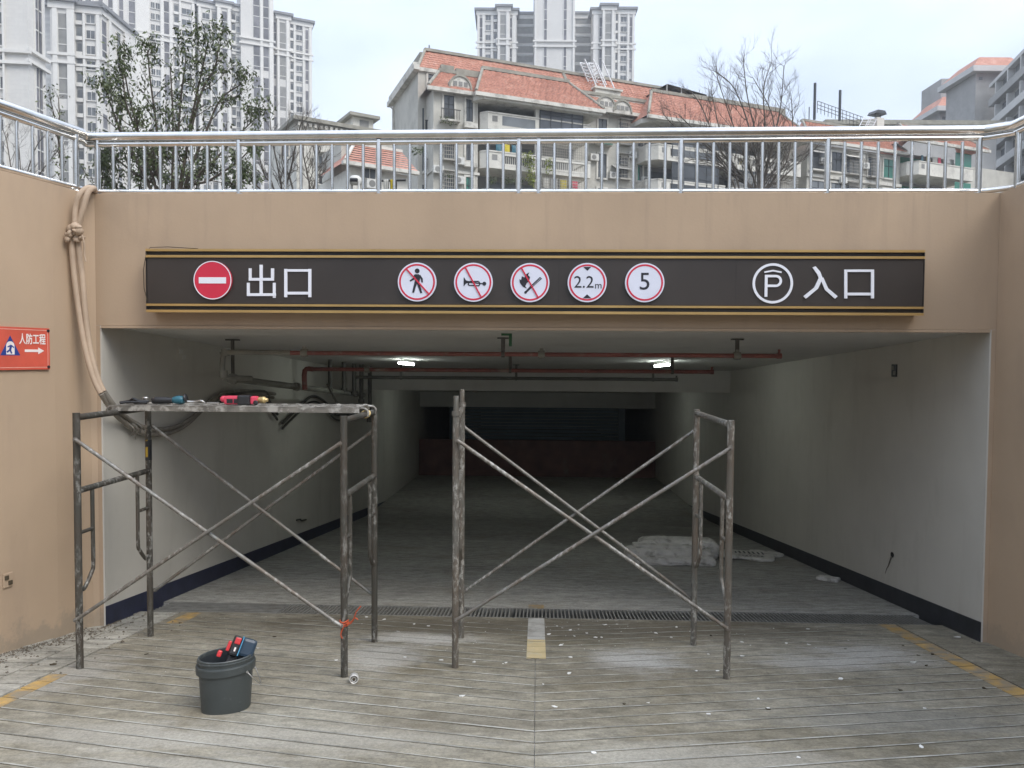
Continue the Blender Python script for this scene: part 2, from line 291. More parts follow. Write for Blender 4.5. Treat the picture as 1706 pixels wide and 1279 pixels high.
# ------------------------------------------------------------------ mesh builder
class MB:
    def __init__(s): s.v = []; s.f = []; s.mi = []; s.cur = 0; s.sm = []
    def add(s, vs, fs, smooth=False):
        o = len(s.v); s.v += [tuple(v) for v in vs]
        for f in fs: s.f.append(tuple(i+o for i in f)); s.mi.append(s.cur); s.sm.append(smooth)
        return s
    def box(s, a, b, Mx=None):
        x0, y0, z0 = a; x1, y1, z1 = b
        vs = [Vector(p) for p in ((x0,y0,z0),(x1,y0,z0),(x1,y1,z0),(x0,y1,z0),(x0,y0,z1),(x1,y0,z1),(x1,y1,z1),(x0,y1,z1))]
        if Mx is not None: vs = [Mx @ v for v in vs]
        return s.add(vs, [(0,3,2,1),(4,5,6,7),(0,1,5,4),(1,2,6,5),(2,3,7,6),(3,0,4,7)])
    def bbox(s, c, size, bev=.15, Mx=None):
        """box with chamfered edges"""
        bm = bmesh.new(); bmesh.ops.create_cube(bm, size=1)
        for v in bm.verts: v.co = Vector((v.co.x*size[0], v.co.y*size[1], v.co.z*size[2]))
        bmesh.ops.bevel(bm, geom=bm.edges[:], offset=bev*min(size), segments=2, affect='EDGES', profile=.6)
        bm.verts.index_update(); X = Matrix.Translation(c) if Mx is None else Mx @ Matrix.Translation(c)
        s.add([X @ v.co for v in bm.verts], [[v.index for v in f.verts] for f in bm.faces]); bm.free(); return s
    def quad(s, *p): return s.add(p, [tuple(range(len(p)))])
    def tube(s, pts, r, n=8, cap=True, r1=None, smooth=True):
        pts = [Vector(p) for p in pts]; k = len(pts)
        if k < 2: return s
        vs = []; fs = []
        t0 = (pts[1]-pts[0]).normalized(); up = Vector((0, 0, 1)) if abs(t0.z) < .9 else Vector((1, 0, 0))
        x = t0.cross(up).normalized(); 
        for i, p in enumerate(pts):
            t = (pts[min(i+1, k-1)]-pts[max(i-1, 0)])
            t = t.normalized() if t.length > 1e-9 else t0
            x = (x - t*x.dot(t)); x = x.normalized() if x.length > 1e-6 else t.orthogonal().normalized()
            y = t.cross(x); rr = r if r1 is None else r+(r1-r)*i/(k-1)
            if isinstance(r, (list, tuple)): rr = r[i]
            for j in range(n): a = 2*pi*j/n; vs.append(p + x*cos(a)*rr + y*sin(a)*rr)
        for i in range(k-1):
            for j in range(n): fs.append((i*n+j, i*n+(j+1) % n, (i+1)*n+(j+1) % n, (i+1)*n+j))
        s.add(vs, fs, smooth)
        if cap: s.add(vs[:n], [tuple(range(n-1, -1, -1))]); s.add(vs[-n:], [tuple(range(n))])
        return s
    def lathe(s, prof, n=24, Mx=None, sx=1, sy=1, smooth=True, cap=True, hard=False):
        if hard:
            for a, c in zip(prof[:-1], prof[1:]): s.lathe([a, c], n, Mx, sx, sy, smooth, False)
            return s
        vs = []; fs = []
        for r, z in prof:
            for j in range(n):
                a = 2*pi*j/n; v = Vector((r*cos(a)*sx, r*sin(a)*sy, z)); vs.append(Mx @ v if Mx is not None else v)
        for i in range(len(prof)-1):
            for j in range(n): fs.append((i*n+j, i*n+(j+1) % n, (i+1)*n+(j+1) % n, (i+1)*n+j))
        s.add(vs, fs, smooth)
        if cap: s.add(vs[:n], [tuple(range(n-1, -1, -1))]); s.add(vs[-n:], [tuple(range(n))])
        return s
    def prism(s, poly, y0, y1):
        """polygon of (x, z) extruded along Y from y0 to y1"""
        n = len(poly); vs = [(x, y0, z) for x, z in poly] + [(x, y1, z) for x, z in poly]
        fs = [tuple(range(n)), tuple(range(2*n-1, n-1, -1))] + [(i, i+n, (i+1) % n+n, (i+1) % n) for i in range(n)]
        return s.add(vs, fs)
    def slab(s, poly, z0, z1):
        n = len(poly); vs = [(x, y, z0) for x, y in poly] + [(x, y, z1) for x, y in poly]
        fs = [tuple(range(n-1, -1, -1)), tuple(range(n, 2*n))] + [(i, (i+1) % n, (i+1) % n+n, i+n) for i in range(n)]
        return s.add(vs, fs)
    def mesh(s, name, mats, off=Vector((0, 0, 0))):
        me = bpy.data.meshes.new(name); me.from_pydata([tuple(Vector(v)-off) for v in s.v], [], s.f)
        for m in (mats if isinstance(mats, (list, tuple)) else [mats]): me.materials.append(m)
        me.polygons.foreach_set('material_index', s.mi); me.polygons.foreach_set('use_smooth', s.sm)
        bm = bmesh.new(); bm.from_mesh(me)
        if len(bm.faces) < 60000: bmesh.ops.recalc_face_normals(bm, faces=bm.faces)
        bm.to_mesh(me); bm.free(); me.update(); return me
def wloc(o):
    p = Vector((0, 0, 0))
    while o is not None: p = p + o.location; o = o.parent
    return p
def put(name, mb, mats, parent=None, local=False, kind=None, label=None):
    """one mesh object; vertices given in world space are shifted into the parent's space (local=True: already local)"""
    off = Vector((0, 0, 0))
    if parent is not None and not local: off = wloc(parent)
    o = bpy.data.objects.new(name, mb.mesh(name, mats, off)); COL.objects.link(o)
    if parent is not None: o.parent = parent
    if kind: o['kind'] = kind
    if label: o['label'] = label
    return o
def tag(o, label, cat, group=None, kind=None):
    o['label'] = label; o['category'] = cat
    if group: o['group'] = group
    if kind: o['kind'] = kind
    return o
def solo(name, mb, mats, label, cat, group=None):
    """a thing that is one mesh: origin moved to its base"""
    xs = [v[0] for v in mb.v]; ys = [v[1] for v in mb.v]; zs = [v[2] for v in mb.v]
    off = Vector(((min(xs)+max(xs))/2, (min(ys)+max(ys))/2, min(zs)))
    o = bpy.data.objects.new(name, mb.mesh(name, mats, off)); o.location = off; COL.objects.link(o)
    return tag(o, label, cat, group)
def empty(name, loc, label, cat, group=None, rot=0):
    o = bpy.data.objects.new(name, None); o.location = loc; o.rotation_euler = (0, 0, rot); o.empty_display_size = .2; COL.objects.link(o)
    return tag(o, label, cat, group)
def copy_to(o, parent, loc=None, rot=None):
    c = o.copy(); COL.objects.link(c); c.parent = parent
    if loc is not None: c.location = loc
    if rot is not None: c.rotation_euler = rot
    return c
def struct(name, mb, mats, kind='structure'):
    o = put(name, mb, mats); o['kind'] = kind; return o
def frange(a, b, st):
    n = int(math.floor((b-a)/st+1e-6)); return [a+i*st for i in range(n+1)]
rng = random.Random(7)

# ================================================================== SETTING
# ---- ground up above, round the sunken ramp
mb = MB(); G0 = GZ
TL, TR, TB, TF = -6.5, 3.9, -21.0, D+.3
for (x0, x1, y0, y1) in ((-300, 300, TF, 340), (-300, 300, -120, TB), (-300, TL, TB, TF), (TR, 300, TB, TF)):
    mb.quad((x0, y0, G0), (x1, y0, G0), (x1, y1, G0), (x0, y1, G0))
struct('ground', mb, M['ground'])

# ---- grooved concrete ramp
def clip(poly, axis, val, keep_less):
    out = []
    for i in range(len(poly)):
        a, b = poly[i], poly[(i+1) % len(poly)]
        ia = (a[axis] <= val) if keep_less else (a[axis] >= val); ib = (b[axis] <= val) if keep_less else (b[axis] >= val)
        if ia: out.append(a)
        if ia != ib:
            t = (val-a[axis])/(b[axis]-a[axis]); out.append((a[0]+(b[0]-a[0])*t, a[1]+(b[1]-a[1])*t))
    return out
PITCH_G, CHEV, GAP = .148, .205, .011
def strips(x0, x1, y0, y1, seed, gap=GAP, jit=.0035, nx=9, seam=0.0):
    """grooved slab pieces between x0..x1 and y0..y1: polygons in plan"""
    r = random.Random(seed); out = []
    edges = {}
    def ej(k, i, s):
        key = (k, i, s)
        if key not in edges: edges[key] = random.Random(k*977+i*31+s*7).uniform(-jit, jit)
        return edges[key]
    for side in (-1, 1):
        for k in range(int((y0-1)/PITCH_G)-6, int((y1+1)/PITCH_G)+2):
            for i in range(nx):
                xa, xb = i/nx*3.5, (i+1)/nx*3.5
                ya = k*PITCH_G + xa*CHEV; yb = k*PITCH_G + xb*CHEV
                p = [(side*xa, ya+gap/2+ej(k, i, 0)), (side*xb, yb+gap/2+ej(k, i+1, 0)), (side*xb, yb+PITCH_G-gap/2+ej(k, i+1, 1)), (side*xa, ya+PITCH_G-gap/2+ej(k, i, 1))]
                for ax, val, less in ((1, y0, False), (1, y1, True), (0, x0, False), (0, x1, True), (0, seam*side, side < 0)):
                    if len(p) >= 3: p = clip(p, ax, val, less)
                if len(p) >= 3: out.append((p, side))
    return out
def strip_mesh(x0, x1, y0, y1, top, depth, seed, gap=GAP, edge=False):
    mb = MB()
    for p, side in strips(x0, x1, y0, y1, seed, gap, seam=.0018 if edge else 0.0):
        if side < 0: p = p[::-1]
        n = len(p)
        vs = [(x, y, rz(y)+top) for x, y in p] + [(x, y, rz(y)+top-depth) for x, y in p]
        mb.add(vs, [tuple(range(n))] + [(i, i+n, (i+1) % n+n, (i+1) % n) for i in range(n)])
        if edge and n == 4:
            # worn arris along each strip's near edge, caught light painted in as paler colour
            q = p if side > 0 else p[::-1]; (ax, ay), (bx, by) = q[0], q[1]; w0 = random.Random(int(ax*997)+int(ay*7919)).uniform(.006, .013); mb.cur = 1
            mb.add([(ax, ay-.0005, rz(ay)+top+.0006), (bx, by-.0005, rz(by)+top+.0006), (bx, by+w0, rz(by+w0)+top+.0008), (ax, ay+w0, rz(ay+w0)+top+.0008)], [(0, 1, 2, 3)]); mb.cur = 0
    return mb
DR0, DR1 = 6.42, 6.74         # drain channel
EDL, EDR = -3.10, 3.05        # outer edges of the grooved lane
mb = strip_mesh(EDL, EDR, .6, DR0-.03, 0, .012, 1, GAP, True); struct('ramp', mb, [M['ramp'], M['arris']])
mb = strip_mesh(XL+.002, XR-.002, DR1+.03, 15.0, 0, .010, 2, .009)
mb.quad((XL, 15.0, rz(15)), (XR, 15, rz(15)), (XR, 46, rz(24)), (XL, 46, rz(24))); 
struct('tunnel_ramp', mb, M['ramp_in'])
mb = MB()
for y0, y1 in ((.6, DR0-.03), (DR1+.03, 15.2)):
    mb.quad((-3.6, y0, rz(y0)-.0075), (3.6, y0, rz(y0)-.0075), (3.6, y1, rz(y1)-.0075), (-3.6, y1, rz(y1)-.0075))
mb.quad((-8, DR0-.03, rz(DR0)-.3), (8, DR0-.03, rz(DR0)-.3), (8, DR1+.03, rz(DR1)-.3), (-8, DR1+.03, rz(DR1)-.3))
for yy in (DR0-.03, DR1+.03): mb.quad((-4, yy, rz(yy)-.3), (4, yy, rz(yy)-.3), (4, yy, rz(yy)-.0075), (-4, yy, rz(yy)-.0075))
struct('ramp_base', mb, M['groove'])
mb = MB(); mb.quad((-7, -21.6, rz(-21.6)), (4.2, -21.6, rz(-21.6)), (4.2, .6, rz(.6)), (-7, .6, rz(.6))); struct('upper_ramp', mb, M['ramp'])
# right-hand plain edge strip, left-hand gutter made of separate slabs
mb = MB(); y0, y1 = .6, DR0-.03
mb.quad((EDR+.01, y0, rz(y0)+.004), (3.62, y0, rz(y0)+.004), (3.62, y1, rz(y1)+.004), (EDR+.01, y1, rz(y1)+.004)); mb.quad((EDR+.01, y0, rz(y0)-.01), (EDR+.01, y0, rz(y0)+.004), (EDR+.01, y1, rz(y1)+.004), (EDR+.01, y1, rz(y1)-.01))
struct('edge_strip', mb, M['ramp'])
gut = MB(); gut.quad((-5.2, .6, rz(.6)-.009), (EDL-.01, .6, rz(.6)-.009), (EDL-.01, DR0-.03, rz(DR0-.03)-.009), (-3.5, DR0-.03, rz(DR0-.03)-.009))
gutter = struct('gutter', gut, M['groove'])
for row, (xa, xb) in enumerate(((-3.115, -3.345), (-3.36, -3.60), (-3.615, -3.9))):
    y = 3.1 + .11*row
    while y < DR0-.1:
        ln = .27 + rng.uniform(-.015, .02); y1 = min(y+ln, DR0-.035)
        dz = rng.uniform(-.001, .006); tl = rng.uniform(-.003, .003)
        b = MB(); vs = [(xb, y, rz(y)+dz), (xa, y, rz(y)+dz+tl), (xa, y1-.018, rz(y1)+dz), (xb, y1-.018, rz(y1)+dz-tl)]
        b.add(vs + [(v[0], v[1], v[2]-.03) for v in vs], [(0, 1, 2, 3), (0, 4, 5, 1), (1, 5, 6, 2), (2, 6, 7, 3), (3, 7, 4, 0)])
        put('slab', b, M['gutter'], gutter); y = y1
# painted lines, laid piecewise on the grooved strips
struct('yellow_edge_line', strip_mesh(2.905, 3.045, .6, 6.39, .0025, .003, 1), M['yellow'])
mb = strip_mesh(-3.095, -2.985, 4.0, 4.62, .0025, .003, 1)
mb2 = strip_mesh(-3.03, -2.90, 5.98, 6.36, .0025, .003, 1); mb.add(mb2.v, mb2.f)
struct('worn_yellow_line', mb, M['yellow'])
struct('centre_line', strip_mesh(-.062, .075, 5.18, 5.68, .0025, .003, 1), M['cream'])
struct('centre_line_grey', strip_mesh(-.062, .075, 5.69, 6.385, .0025, .003, 1), M['greyline'])
struct('centre_line_stub', strip_mesh(-.065, .075, 6.775, 6.92, .0025, .003, 2, .009), M['yellow'])

# ---- drain grates
def grate(x0, x1, longitudinal, label):
    t = empty('drain_grate', ((x0+x1)/2, DR0, rz(DR0)), label, 'drain grate', 'drain grates across the ramp mouth')
    f = MB(); h = .035
    def zz(y): return rz(y)+.002
    for ya, yb in ((DR0-.03, DR0-.015), (DR1+.015, DR1+.03)): f.add([(x0, ya, zz(ya)), (x1, ya, zz(ya)), (x1, yb, zz(yb)), (x0, yb, zz(yb))] + [(x0, ya, zz(ya)-.2), (x1, ya, zz(ya)-.2), (x1, yb, zz(yb)-.2), (x0, yb, zz(yb)-.2)], [(0,1,2,3),(0,4,5,1),(1,5,6,2),(2,6,7,3),(3,7,4,0)])
    put('frame', f, M['iron'], t)
    b = MB(); ya, yb = DR0-.013, DR1+.013
    if longitudinal:
        n = 6
        for i in range(n):
            y = ya+.02+(yb-ya-.04)*i/(n-1); b.box((x0, y-.008, zz(y)-h), (x1, y+.008, zz(y)-.002))
        for x in frange(x0+.1, x1-.05, .3): b.add([(x, ya, zz(ya)-.01), (x+.01, ya, zz(ya)-.01), (x+.01, yb, zz(yb)-.01), (x, yb, zz(yb)-.01)], [(0, 1, 2, 3)])
    else:
        for x in frange(x0+.01, x1-.01, .0335):
            r = rng.uniform(-.002, .002)
            for dx in (0, .011): b.add([(x+dx+r, ya, zz(ya)-.003), (x+dx+r, yb, zz(yb)-.003), (x+dx+r, yb, zz(yb)-h), (x+dx+r, ya, zz(ya)-h)], [(0, 1, 2, 3)])
            b.add([(x+r, ya, zz(ya)-.003), (x+.011+r, ya, zz(ya)-.003), (x+.011+r, yb, zz(yb)-.003), (x+r, yb, zz(yb)-.003)], [(0, 1, 2, 3)])
            b.add([(x+r, ya, zz(ya)-.003), (x+.011+r, ya, zz(ya)-.003), (x+.011+r, ya, zz(ya)-h), (x+r, ya, zz(ya)-h)], [(0, 1, 2, 3)])
    put('bars', b, M['iron'], t, kind='stuff')
grate(-3.38, -2.27, True, 'grey drain grate with long bars at the left end of the drain')
grate(-2.26, -.2, False, 'drain grate of close cross bars right of the long barred grate')
grate(-.19, 1.7, False, 'middle drain grate of cross bars in line with the centre line')
grate(1.71, 3.38, False, 'drain grate of cross bars ending at the right tunnel wall')

# ---- portal wall
CXL, CXR = -3.55, 3.50
t = MB(); t.box((CXL-.35, D, TOP), (CXR+.35, D+.32, WZ)); t.box((CXL-.35, D, -1.2), (XL-.012, D+.32, TOP-.002)); t.box((XR+.012, D, -1.2), (CXR+.35, D+.32, TOP-.002))
pw = solo('portal_wall', t, M['tan'], 'tan painted concrete wall above the tunnel mouth that carries the long sign', 'wall')
lip = MB(); lip.box((XL+.003, D-.012, TOP-.022), (XR-.003, D+.03, TOP-.002)); put('lintel_lip', lip, M['tan'], pw)
# wing walls
def wall_prism(pts, th, z0f, z1):
    """pts: inner line in plan, thickened outward (th along +normal to the left of travel)"""
    mb = MB(); n = len(pts); P = [Vector((p[0], p[1], 0)) for p in pts]; Q = []
    for i in range(n):
        d = (P[min(i+1, n-1)]-P[max(i-1, 0)]).normalized(); Q.append(P[i]+Vector((-d.y, d.x, 0))*th)
    vs = []
    for a, b in zip(P, Q):
        for p in (a, b): vs += [(p.x, p.y, z0f(p.y)), (p.x, p.y, z1)]
    fs = []
    for i in range(n-1):
        o = i*4; fs += [(o, o+4, o+5, o+1), (o+2, o+3, o+7, o+6), (o+1, o+5, o+7, o+3), (o, o+2, o+6, o+4)]
    fs += [(0, 1, 3, 2), (4*n-4, 4*n-2, 4*n-1, 4*n-3)]
    return mb.add(vs, fs)
kx = -.262
def lw(y): return CXL + (5.66-y)*kx*-1*-1 if False else CXL - .02 - (5.66-y)*.255
LWP = [(XL-.06, D-.001)] + [(CXL+.02-.015*i*i/9-.0, D-.001-.03*i) for i in range(1, 4)] + [(lw(y), y) for y in (5.66, 5.3, 5.0, 4, 2, 0, -3, -8)]
LWP = [(-3.5, D-.002), (-3.535, D-.03), (-3.562, D-.085), (-3.585, D-.16), (lw(5.5)-.005, 5.5)] + [(lw(y), y) for y in (5.3, 5.0, 4, 2, 0, -3, -8)]
mb = wall_prism(LWP[::-1], .3, lambda y: rz(y)-.5, WZ)
lwall = solo('wing_wall', mb, M['tan'], 'left tan retaining wall beside the ramp with the red notice on it', 'wall', 'wing walls of the ramp')
RWP = [(CXR-.01, D-.002), (3.51, 5.3), (3.51, 4), (3.51, 0), (3.6, -8)]
mb = wall_prism(RWP, .3, lambda y: rz(y)-.5, WZ)
rwall = solo('wing_wall', mb, M['tan'], 'right tan retaining wall beside the ramp at the right edge of view', 'wall', 'wing walls of the ramp')
for xx, lab in ((-6.4, 0), (3.75, 0)):
    pass
# tunnel walls, ceiling, beam
def tunnel_wall(x, s, label):
    ys = [D+.001, 6.6, 9, 13.5, 22, 46]
    mb = MB()
    for a, b in zip(ys[:-1], ys[1:]):
        mb.add([(x, a, rz(a)-.6), (x, b, rz(min(b, 24))-.6), (x, b, max(cz(b), .9)), (x, a, cz(a)+.4), (x+s*.3, a, rz(a)-.6), (x+s*.3, b, rz(min(b, 24))-.6), (x+s*.3, b, cz(b)+.6), (x+s*.3, a, cz(a)+.6)],
               [(0, 1, 2, 3), (4, 7, 6, 5), (3, 2, 6, 7), (0, 3, 7, 4)])
    o = solo('tunnel_wall', mb, M['white_in'], label, 'wall', 'white side walls of the tunnel')
    k = MB(); xx = x-s*.006; a, b = D+.004, 22
    k.add([(xx, a, rz(a)-.05), (xx, b, rz(b)-.05), (xx, b, rz(b)+.16), (xx, a, rz(a)+.16), (x+s*.01, a, rz(a)-.05), (x+s*.01, b, rz(b)-.05), (x+s*.01, b, rz(b)+.16), (x+s*.01, a, rz(a)+.16)], [(0,1,2,3),(3,2,6,7),(0,3,7,4)])
    put('skirting', k, M['skirt'] if s < 0 else M['skirt_dark'], o); return o
tl = tunnel_wall(XL, -1, 'left white tunnel wall with blue painted skirting and cables along it')
tr = tunnel_wall(XR, 1, 'right white tunnel wall with dark skirting and a small hole near the floor')
mb = MB(); a, b = D+.322, 13.5
mb.add([(XL-.3, a, cz(a)), (XR+.3, a, cz(a)), (XR+.3, b, cz(b)), (XL-.3, b, cz(b)), (XL-.3, a, cz(a)+.4), (XR+.3, a, cz(a)+.4), (XR+.3, b, cz(b)+.4), (XL-.3, b, cz(b)+.4)], [(0,1,2,3),(7,6,5,4),(0,4,5,1),(2,6,7,3)])
z1, z2 = 1.12, .45
mb.add([(XL-.3, 13.8, z1), (XR+.3, 13.8, z1), (XR+.3, 22.2, z2), (XL-.3, 22.2, z2)], [(0, 1, 2, 3)])
mb.add([(XL-.3, 22.2, z2), (XR+.3, 22.2, z2), (XR+.3, 46, z2), (XL-.3, 46, z2)], [(0, 1, 2, 3)])
struct('ceiling', mb, M['ceil'])
mb = MB(); mb.box((XL, 13.502, .895), (XR, 13.8, 1.6)); struct('ceiling_beam', mb, M['ceil'])
mb = MB(); mb.box((XL, 22.0, .03), (XR, 22.19, .9)); struct('far_lintel', mb, M['ceil'])
mb = MB(); mb.quad((-5, 46, -4), (5, 46, -4), (5, 46, 2), (-5, 46, 2)); struct('far_wall', mb, M['white_in'])
# roller shutter and low barrier closing the far end
sh = empty('roller_shutter', (0, 22.2, rz(22.2)), 'dark blue grey roller shutter at the far end of the tunnel', 'shutter')
proto = None
for i in range(14):
    b = MB(); b.bbox((0, 0, 0), (4.9, .03, .092), .3)
    if proto is None: proto = put('slat', b, M['shutter'], sh, local=True); o = proto
    else: o = copy_to(proto, sh)
    o.location = (0, 0.05, 2.58-.1*i)
for sx in (-1, 1):
    b = MB(); b.box((sx*2.5-.1, 22.15, rz(22)), (sx*2.5+.1, 22.32, .03)); put('guide_rail', b, M['shutter'], sh)
br = empty('barrier', (0, 21.8, rz(21.8)), 'brown red barrier panel with striped base across the far end', 'barrier')
b = MB(); b.box((XL+.02, 21.7, rz(21.8)+.22), (XR-.02, 21.8, rz(21.8)+1.62)); put('panel', b, M['barrier'], br)
b = MB(); b.box((XL+.02, 21.68, rz(21.68)-.05), (XR-.02, 21.8, rz(21.8)+.218)); put('striped_base', b, M['black'], br)
stp = None
for i in range(20):
    b = MB(); b.prism([(0, 0), (.16, 0), (.28, .2), (.12, .2)], -.003, 0)
    if stp is None: stp = put('stripe', b, M['yellow'], br, local=True); o = stp
    else: o = copy_to(stp, br)
    o.location = (-3.4+.335*i, -.121, .01)

def smooth_path(pts, sub=6):
    pts = [Vector(p) for p in pts]; out = []
    for i in range(len(pts)-1):
        p0, p1, p2, p3 = pts[max(i-1, 0)], pts[i], pts[i+1], pts[min(i+2, len(pts)-1)]
        for k in range(sub):
            t = k/sub; out.append(.5*((2*p1)+(p2-p0)*t+(2*p0-5*p1+4*p2-p3)*t*t+(3*p1-p0-3*p2+p3)*t**3))
    out.append(pts[-1]); return out
#<<FAR
# ================================================================== BUILDINGS BEHIND
def frame_of(A, Bp):
    e = (Vector((Bp.x, Bp.y, 0))-Vector((A.x, A.y, 0))); Ln = e.length; e.normalize(); return e, Vector((-e.y, e.x, 0)), Ln, atan2(e.y, e.x)
_cache = {}
def piece(key, name, make, mats, parent, loc, rot=0, kids=()):
    """shared-mesh part placed in parent's local space"""
    if key not in _cache:
        b = make(); _cache[key] = b.mesh(name, mats)
    o = bpy.data.objects.new(name, _cache[key]); COL.objects.link(o); o.parent = parent; o.location = loc; o.rotation_euler = (0, 0, rot); return o
def win_mb(w_, h_, dark=False):
    b = MB(); b.cur = 0
    b.box((0, -.10, 0), (w_, .02, .07)); b.box((0, -.10, h_-.07), (w_, .02, h_)); b.box((0, -.10, .07), (.07, .02, h_-.07)); b.box((w_-.07, -.10, .07), (w_, .02, h_-.07)); b.box((w_*.5-.03, -.09, .07), (w_*.5+.03, .02, h_-.07))
    b.box((-.1, -.28, -.16), (w_+.1, .02, -.005))
    b.cur = 1; b.quad((.05, -.03, .05), (w_-.05, -.03, .05), (w_-.05, -.03, h_-.05), (.05, -.03, h_-.05)); return b
def strip_mb(w_, h_, nfl, fh):
    b = MB(); b.cur = 1; b.quad((0, -.04, 0), (w_, -.04, 0), (w_, -.04, h_), (0, -.04, h_))
    b.cur = 0
    k = h_-fh*.98
    while k > .3: b.box((0, -.12, k-.09), (w_, .0, k+.09)); k -= fh
    b.box((-.14, -.16, -.08), (0, .0, h_+.08)); b.box((w_, -.16, -.08), (w_+.14, .0, h_+.08)); return b
def balc_mb(w_, fh):
    b = MB(); b.cur = 2; b.quad((0, -.02, 0), (w_, -.02, 0), (w_, -.02, fh), (0, -.02, fh))
    b.cur = 0; b.box((0, -.34, 0), (w_, -.001, .16)); b.box((0, -.34, .16), (w_, -.26, .75))
    b.cur = 1; b.quad((w_*.2, -.05, .2), (w_*.85, -.05, .2), (w_*.85, -.05, fh*.8), (w_*.2, -.05, fh*.8)); return b
def tower(name, label, faces, zb=GZ, back=16, fh=3.05):
    """faces: (px0, d0, px1, d1, ztop, band z or None, [(pxa, pxb, type)], cornice, proud)"""
    A0 = at_d(faces[0][0], 300, faces[0][1]); t = empty(name, (A0.x, A0.y, zb), label, 'apartment tower', 'pale apartment towers behind')
    for fi, (p0, d0, p1, d1, ztop, band, cols, corn, prd) in enumerate(faces):
        A, Bp = at_d(p0, 300, d0), at_d(p1, 300, d1); e, nrm, Ln, rot = frame_of(A, Bp)
        loc = Vector((A.x-A0.x, A.y-A0.y, 0)) - nrm*prd; H = ztop-zb
        mid = at_d(853, 300, 100)
        b = MB(); b.box((0, 0, 0), (Ln, back+prd, H)); w_ = put('wall', b, M['tower'], t, local=True); w_.location = loc; w_.rotation_euler = (0, 0, rot)
        def X(px):                                  # pixel column -> distance along the face
            r = ray(px, 300); o = Vector((A.x, A.y))-Vector((nrm.x, nrm.y))*prd; n2 = Vector((nrm.x, nrm.y)); tt = o.dot(n2)/Vector((r.x, r.y)).dot(n2)
            return (Vector((r.x, r.y))*tt-o).dot(Vector((e.x, e.y)))
        b = MB()
        if corn:
            b.box((-.9, -.9, H), (Ln+.9, back, H+.7)); c_ = put('cornice', b, M['towerroof'], t, local=True); c_.location = loc; c_.rotation_euler = (0, 0, rot)
            b = MB(); b.box((-.35, -.35, H-1.3), (Ln+.35, -.001, H-.02)); c_ = put('frieze', b, M['trim'], t, local=True); c_.location = loc; c_.rotation_euler = (0, 0, rot)
        zmin = 1.51+.20*d0-zb
        if band:
            for kb, hb in ((0, .5), (-1.6, .45)):
                b = MB(); b.box((-.5, -.5, band-zb+kb), (Ln+.5, -.001, band-zb+kb+hb)); c_ = put('band', b, M['trim'], t, local=True); c_.location = loc; c_.rotation_euler = (0, 0, rot)
        bz = (band or ztop-12)-zb
        R = Matrix.Rotation(rot, 4, 'Z')
        def place(o, x, z): v = R @ Vector((x, 0, 0)); o.location = (loc.x+v.x, loc.y+v.y, z); o.rotation_euler = (0, 0, rot)
        for (pa, pb, ty) in cols:
            xa, xb = X(pa), X(pb); W_ = xb-xa
            if W_ < .2: continue
            if ty == 'p':
                b = MB(); b.box((xa, -.4, 0), (xb, -.002, H-1.4)); o = put('pilaster', b, M['trim'], t, local=True); o.location = loc; o.rotation_euler = (0, 0, rot); continue
            if ty == 'slab':
                k = bz % 3.05
                while k < H-2:
                    if k > zmin: 
                        b = MB(); b.box((xa, -.3, k), (xb, -.001, k+.5)); o = put('floor_slab', b, M['grey_light'], t, local=True); o.location = loc; o.rotation_euler = (0, 0, rot)
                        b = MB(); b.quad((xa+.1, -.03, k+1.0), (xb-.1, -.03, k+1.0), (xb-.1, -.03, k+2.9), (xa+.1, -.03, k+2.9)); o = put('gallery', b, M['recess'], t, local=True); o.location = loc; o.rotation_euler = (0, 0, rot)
                    k += fh
                continue
            grp = fh*3
            if ty in ('s', 'c'):
                k = bz
                while k > zmin-grp: k -= grp
                while k < H-1.5:
                    z0 = k+.75; h_ = grp-2.2
                    if k >= bz-.1: h_ = min(grp*2, H-2.2-z0)
                    if band is None: h_ = min(grp-2.2, H-2.0-z0)
                    if h_ > 1.5:
                        key = (round(W_, 1), round(h_, 1), ty)
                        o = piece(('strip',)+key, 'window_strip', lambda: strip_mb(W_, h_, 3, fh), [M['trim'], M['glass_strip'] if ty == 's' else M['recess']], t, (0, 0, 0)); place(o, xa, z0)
                    if k >= bz-.1 and band: break
                    k += grp
                continue
            k = bz
            while k > zmin-fh: k -= fh
            while k < H-3.0:
                if abs(k-bz) < .1 or True:
                    if ty == 'w': o = piece(('win', round(W_, 1)), 'window', lambda: win_mb(W_, 1.75), [M['trim'], M['glass']], t, (0, 0, 0)); place(o, xa, k+1.0)
                    if ty == 'b': o = piece(('balc', round(W_, 1)), 'balcony', lambda: balc_mb(W_, fh), [M['trim'], M['glass'], M['recess']], t, (0, 0, 0)); place(o, xa, k+.55)
                k += fh
    return t
def zat(py, d, hor=593): return 1.51+(hor-py)/F_PX*d
tower('apartment_tower', 'nearest pale tower at the left edge of the picture',
      [(-60, 108, 50, 109, 72, zat(97, 109), [(-40, -30, 's'), (-18, -8, 's'), (-1, 9, 'w'), (9.8, 13, 'p'), (-5, -2, 'p')], False, 0),
       (50, 109, 79, 113, 72, zat(97, 110), [(62, 67, 's'), (68, 73, 's')], False, 0)], back=3.9)
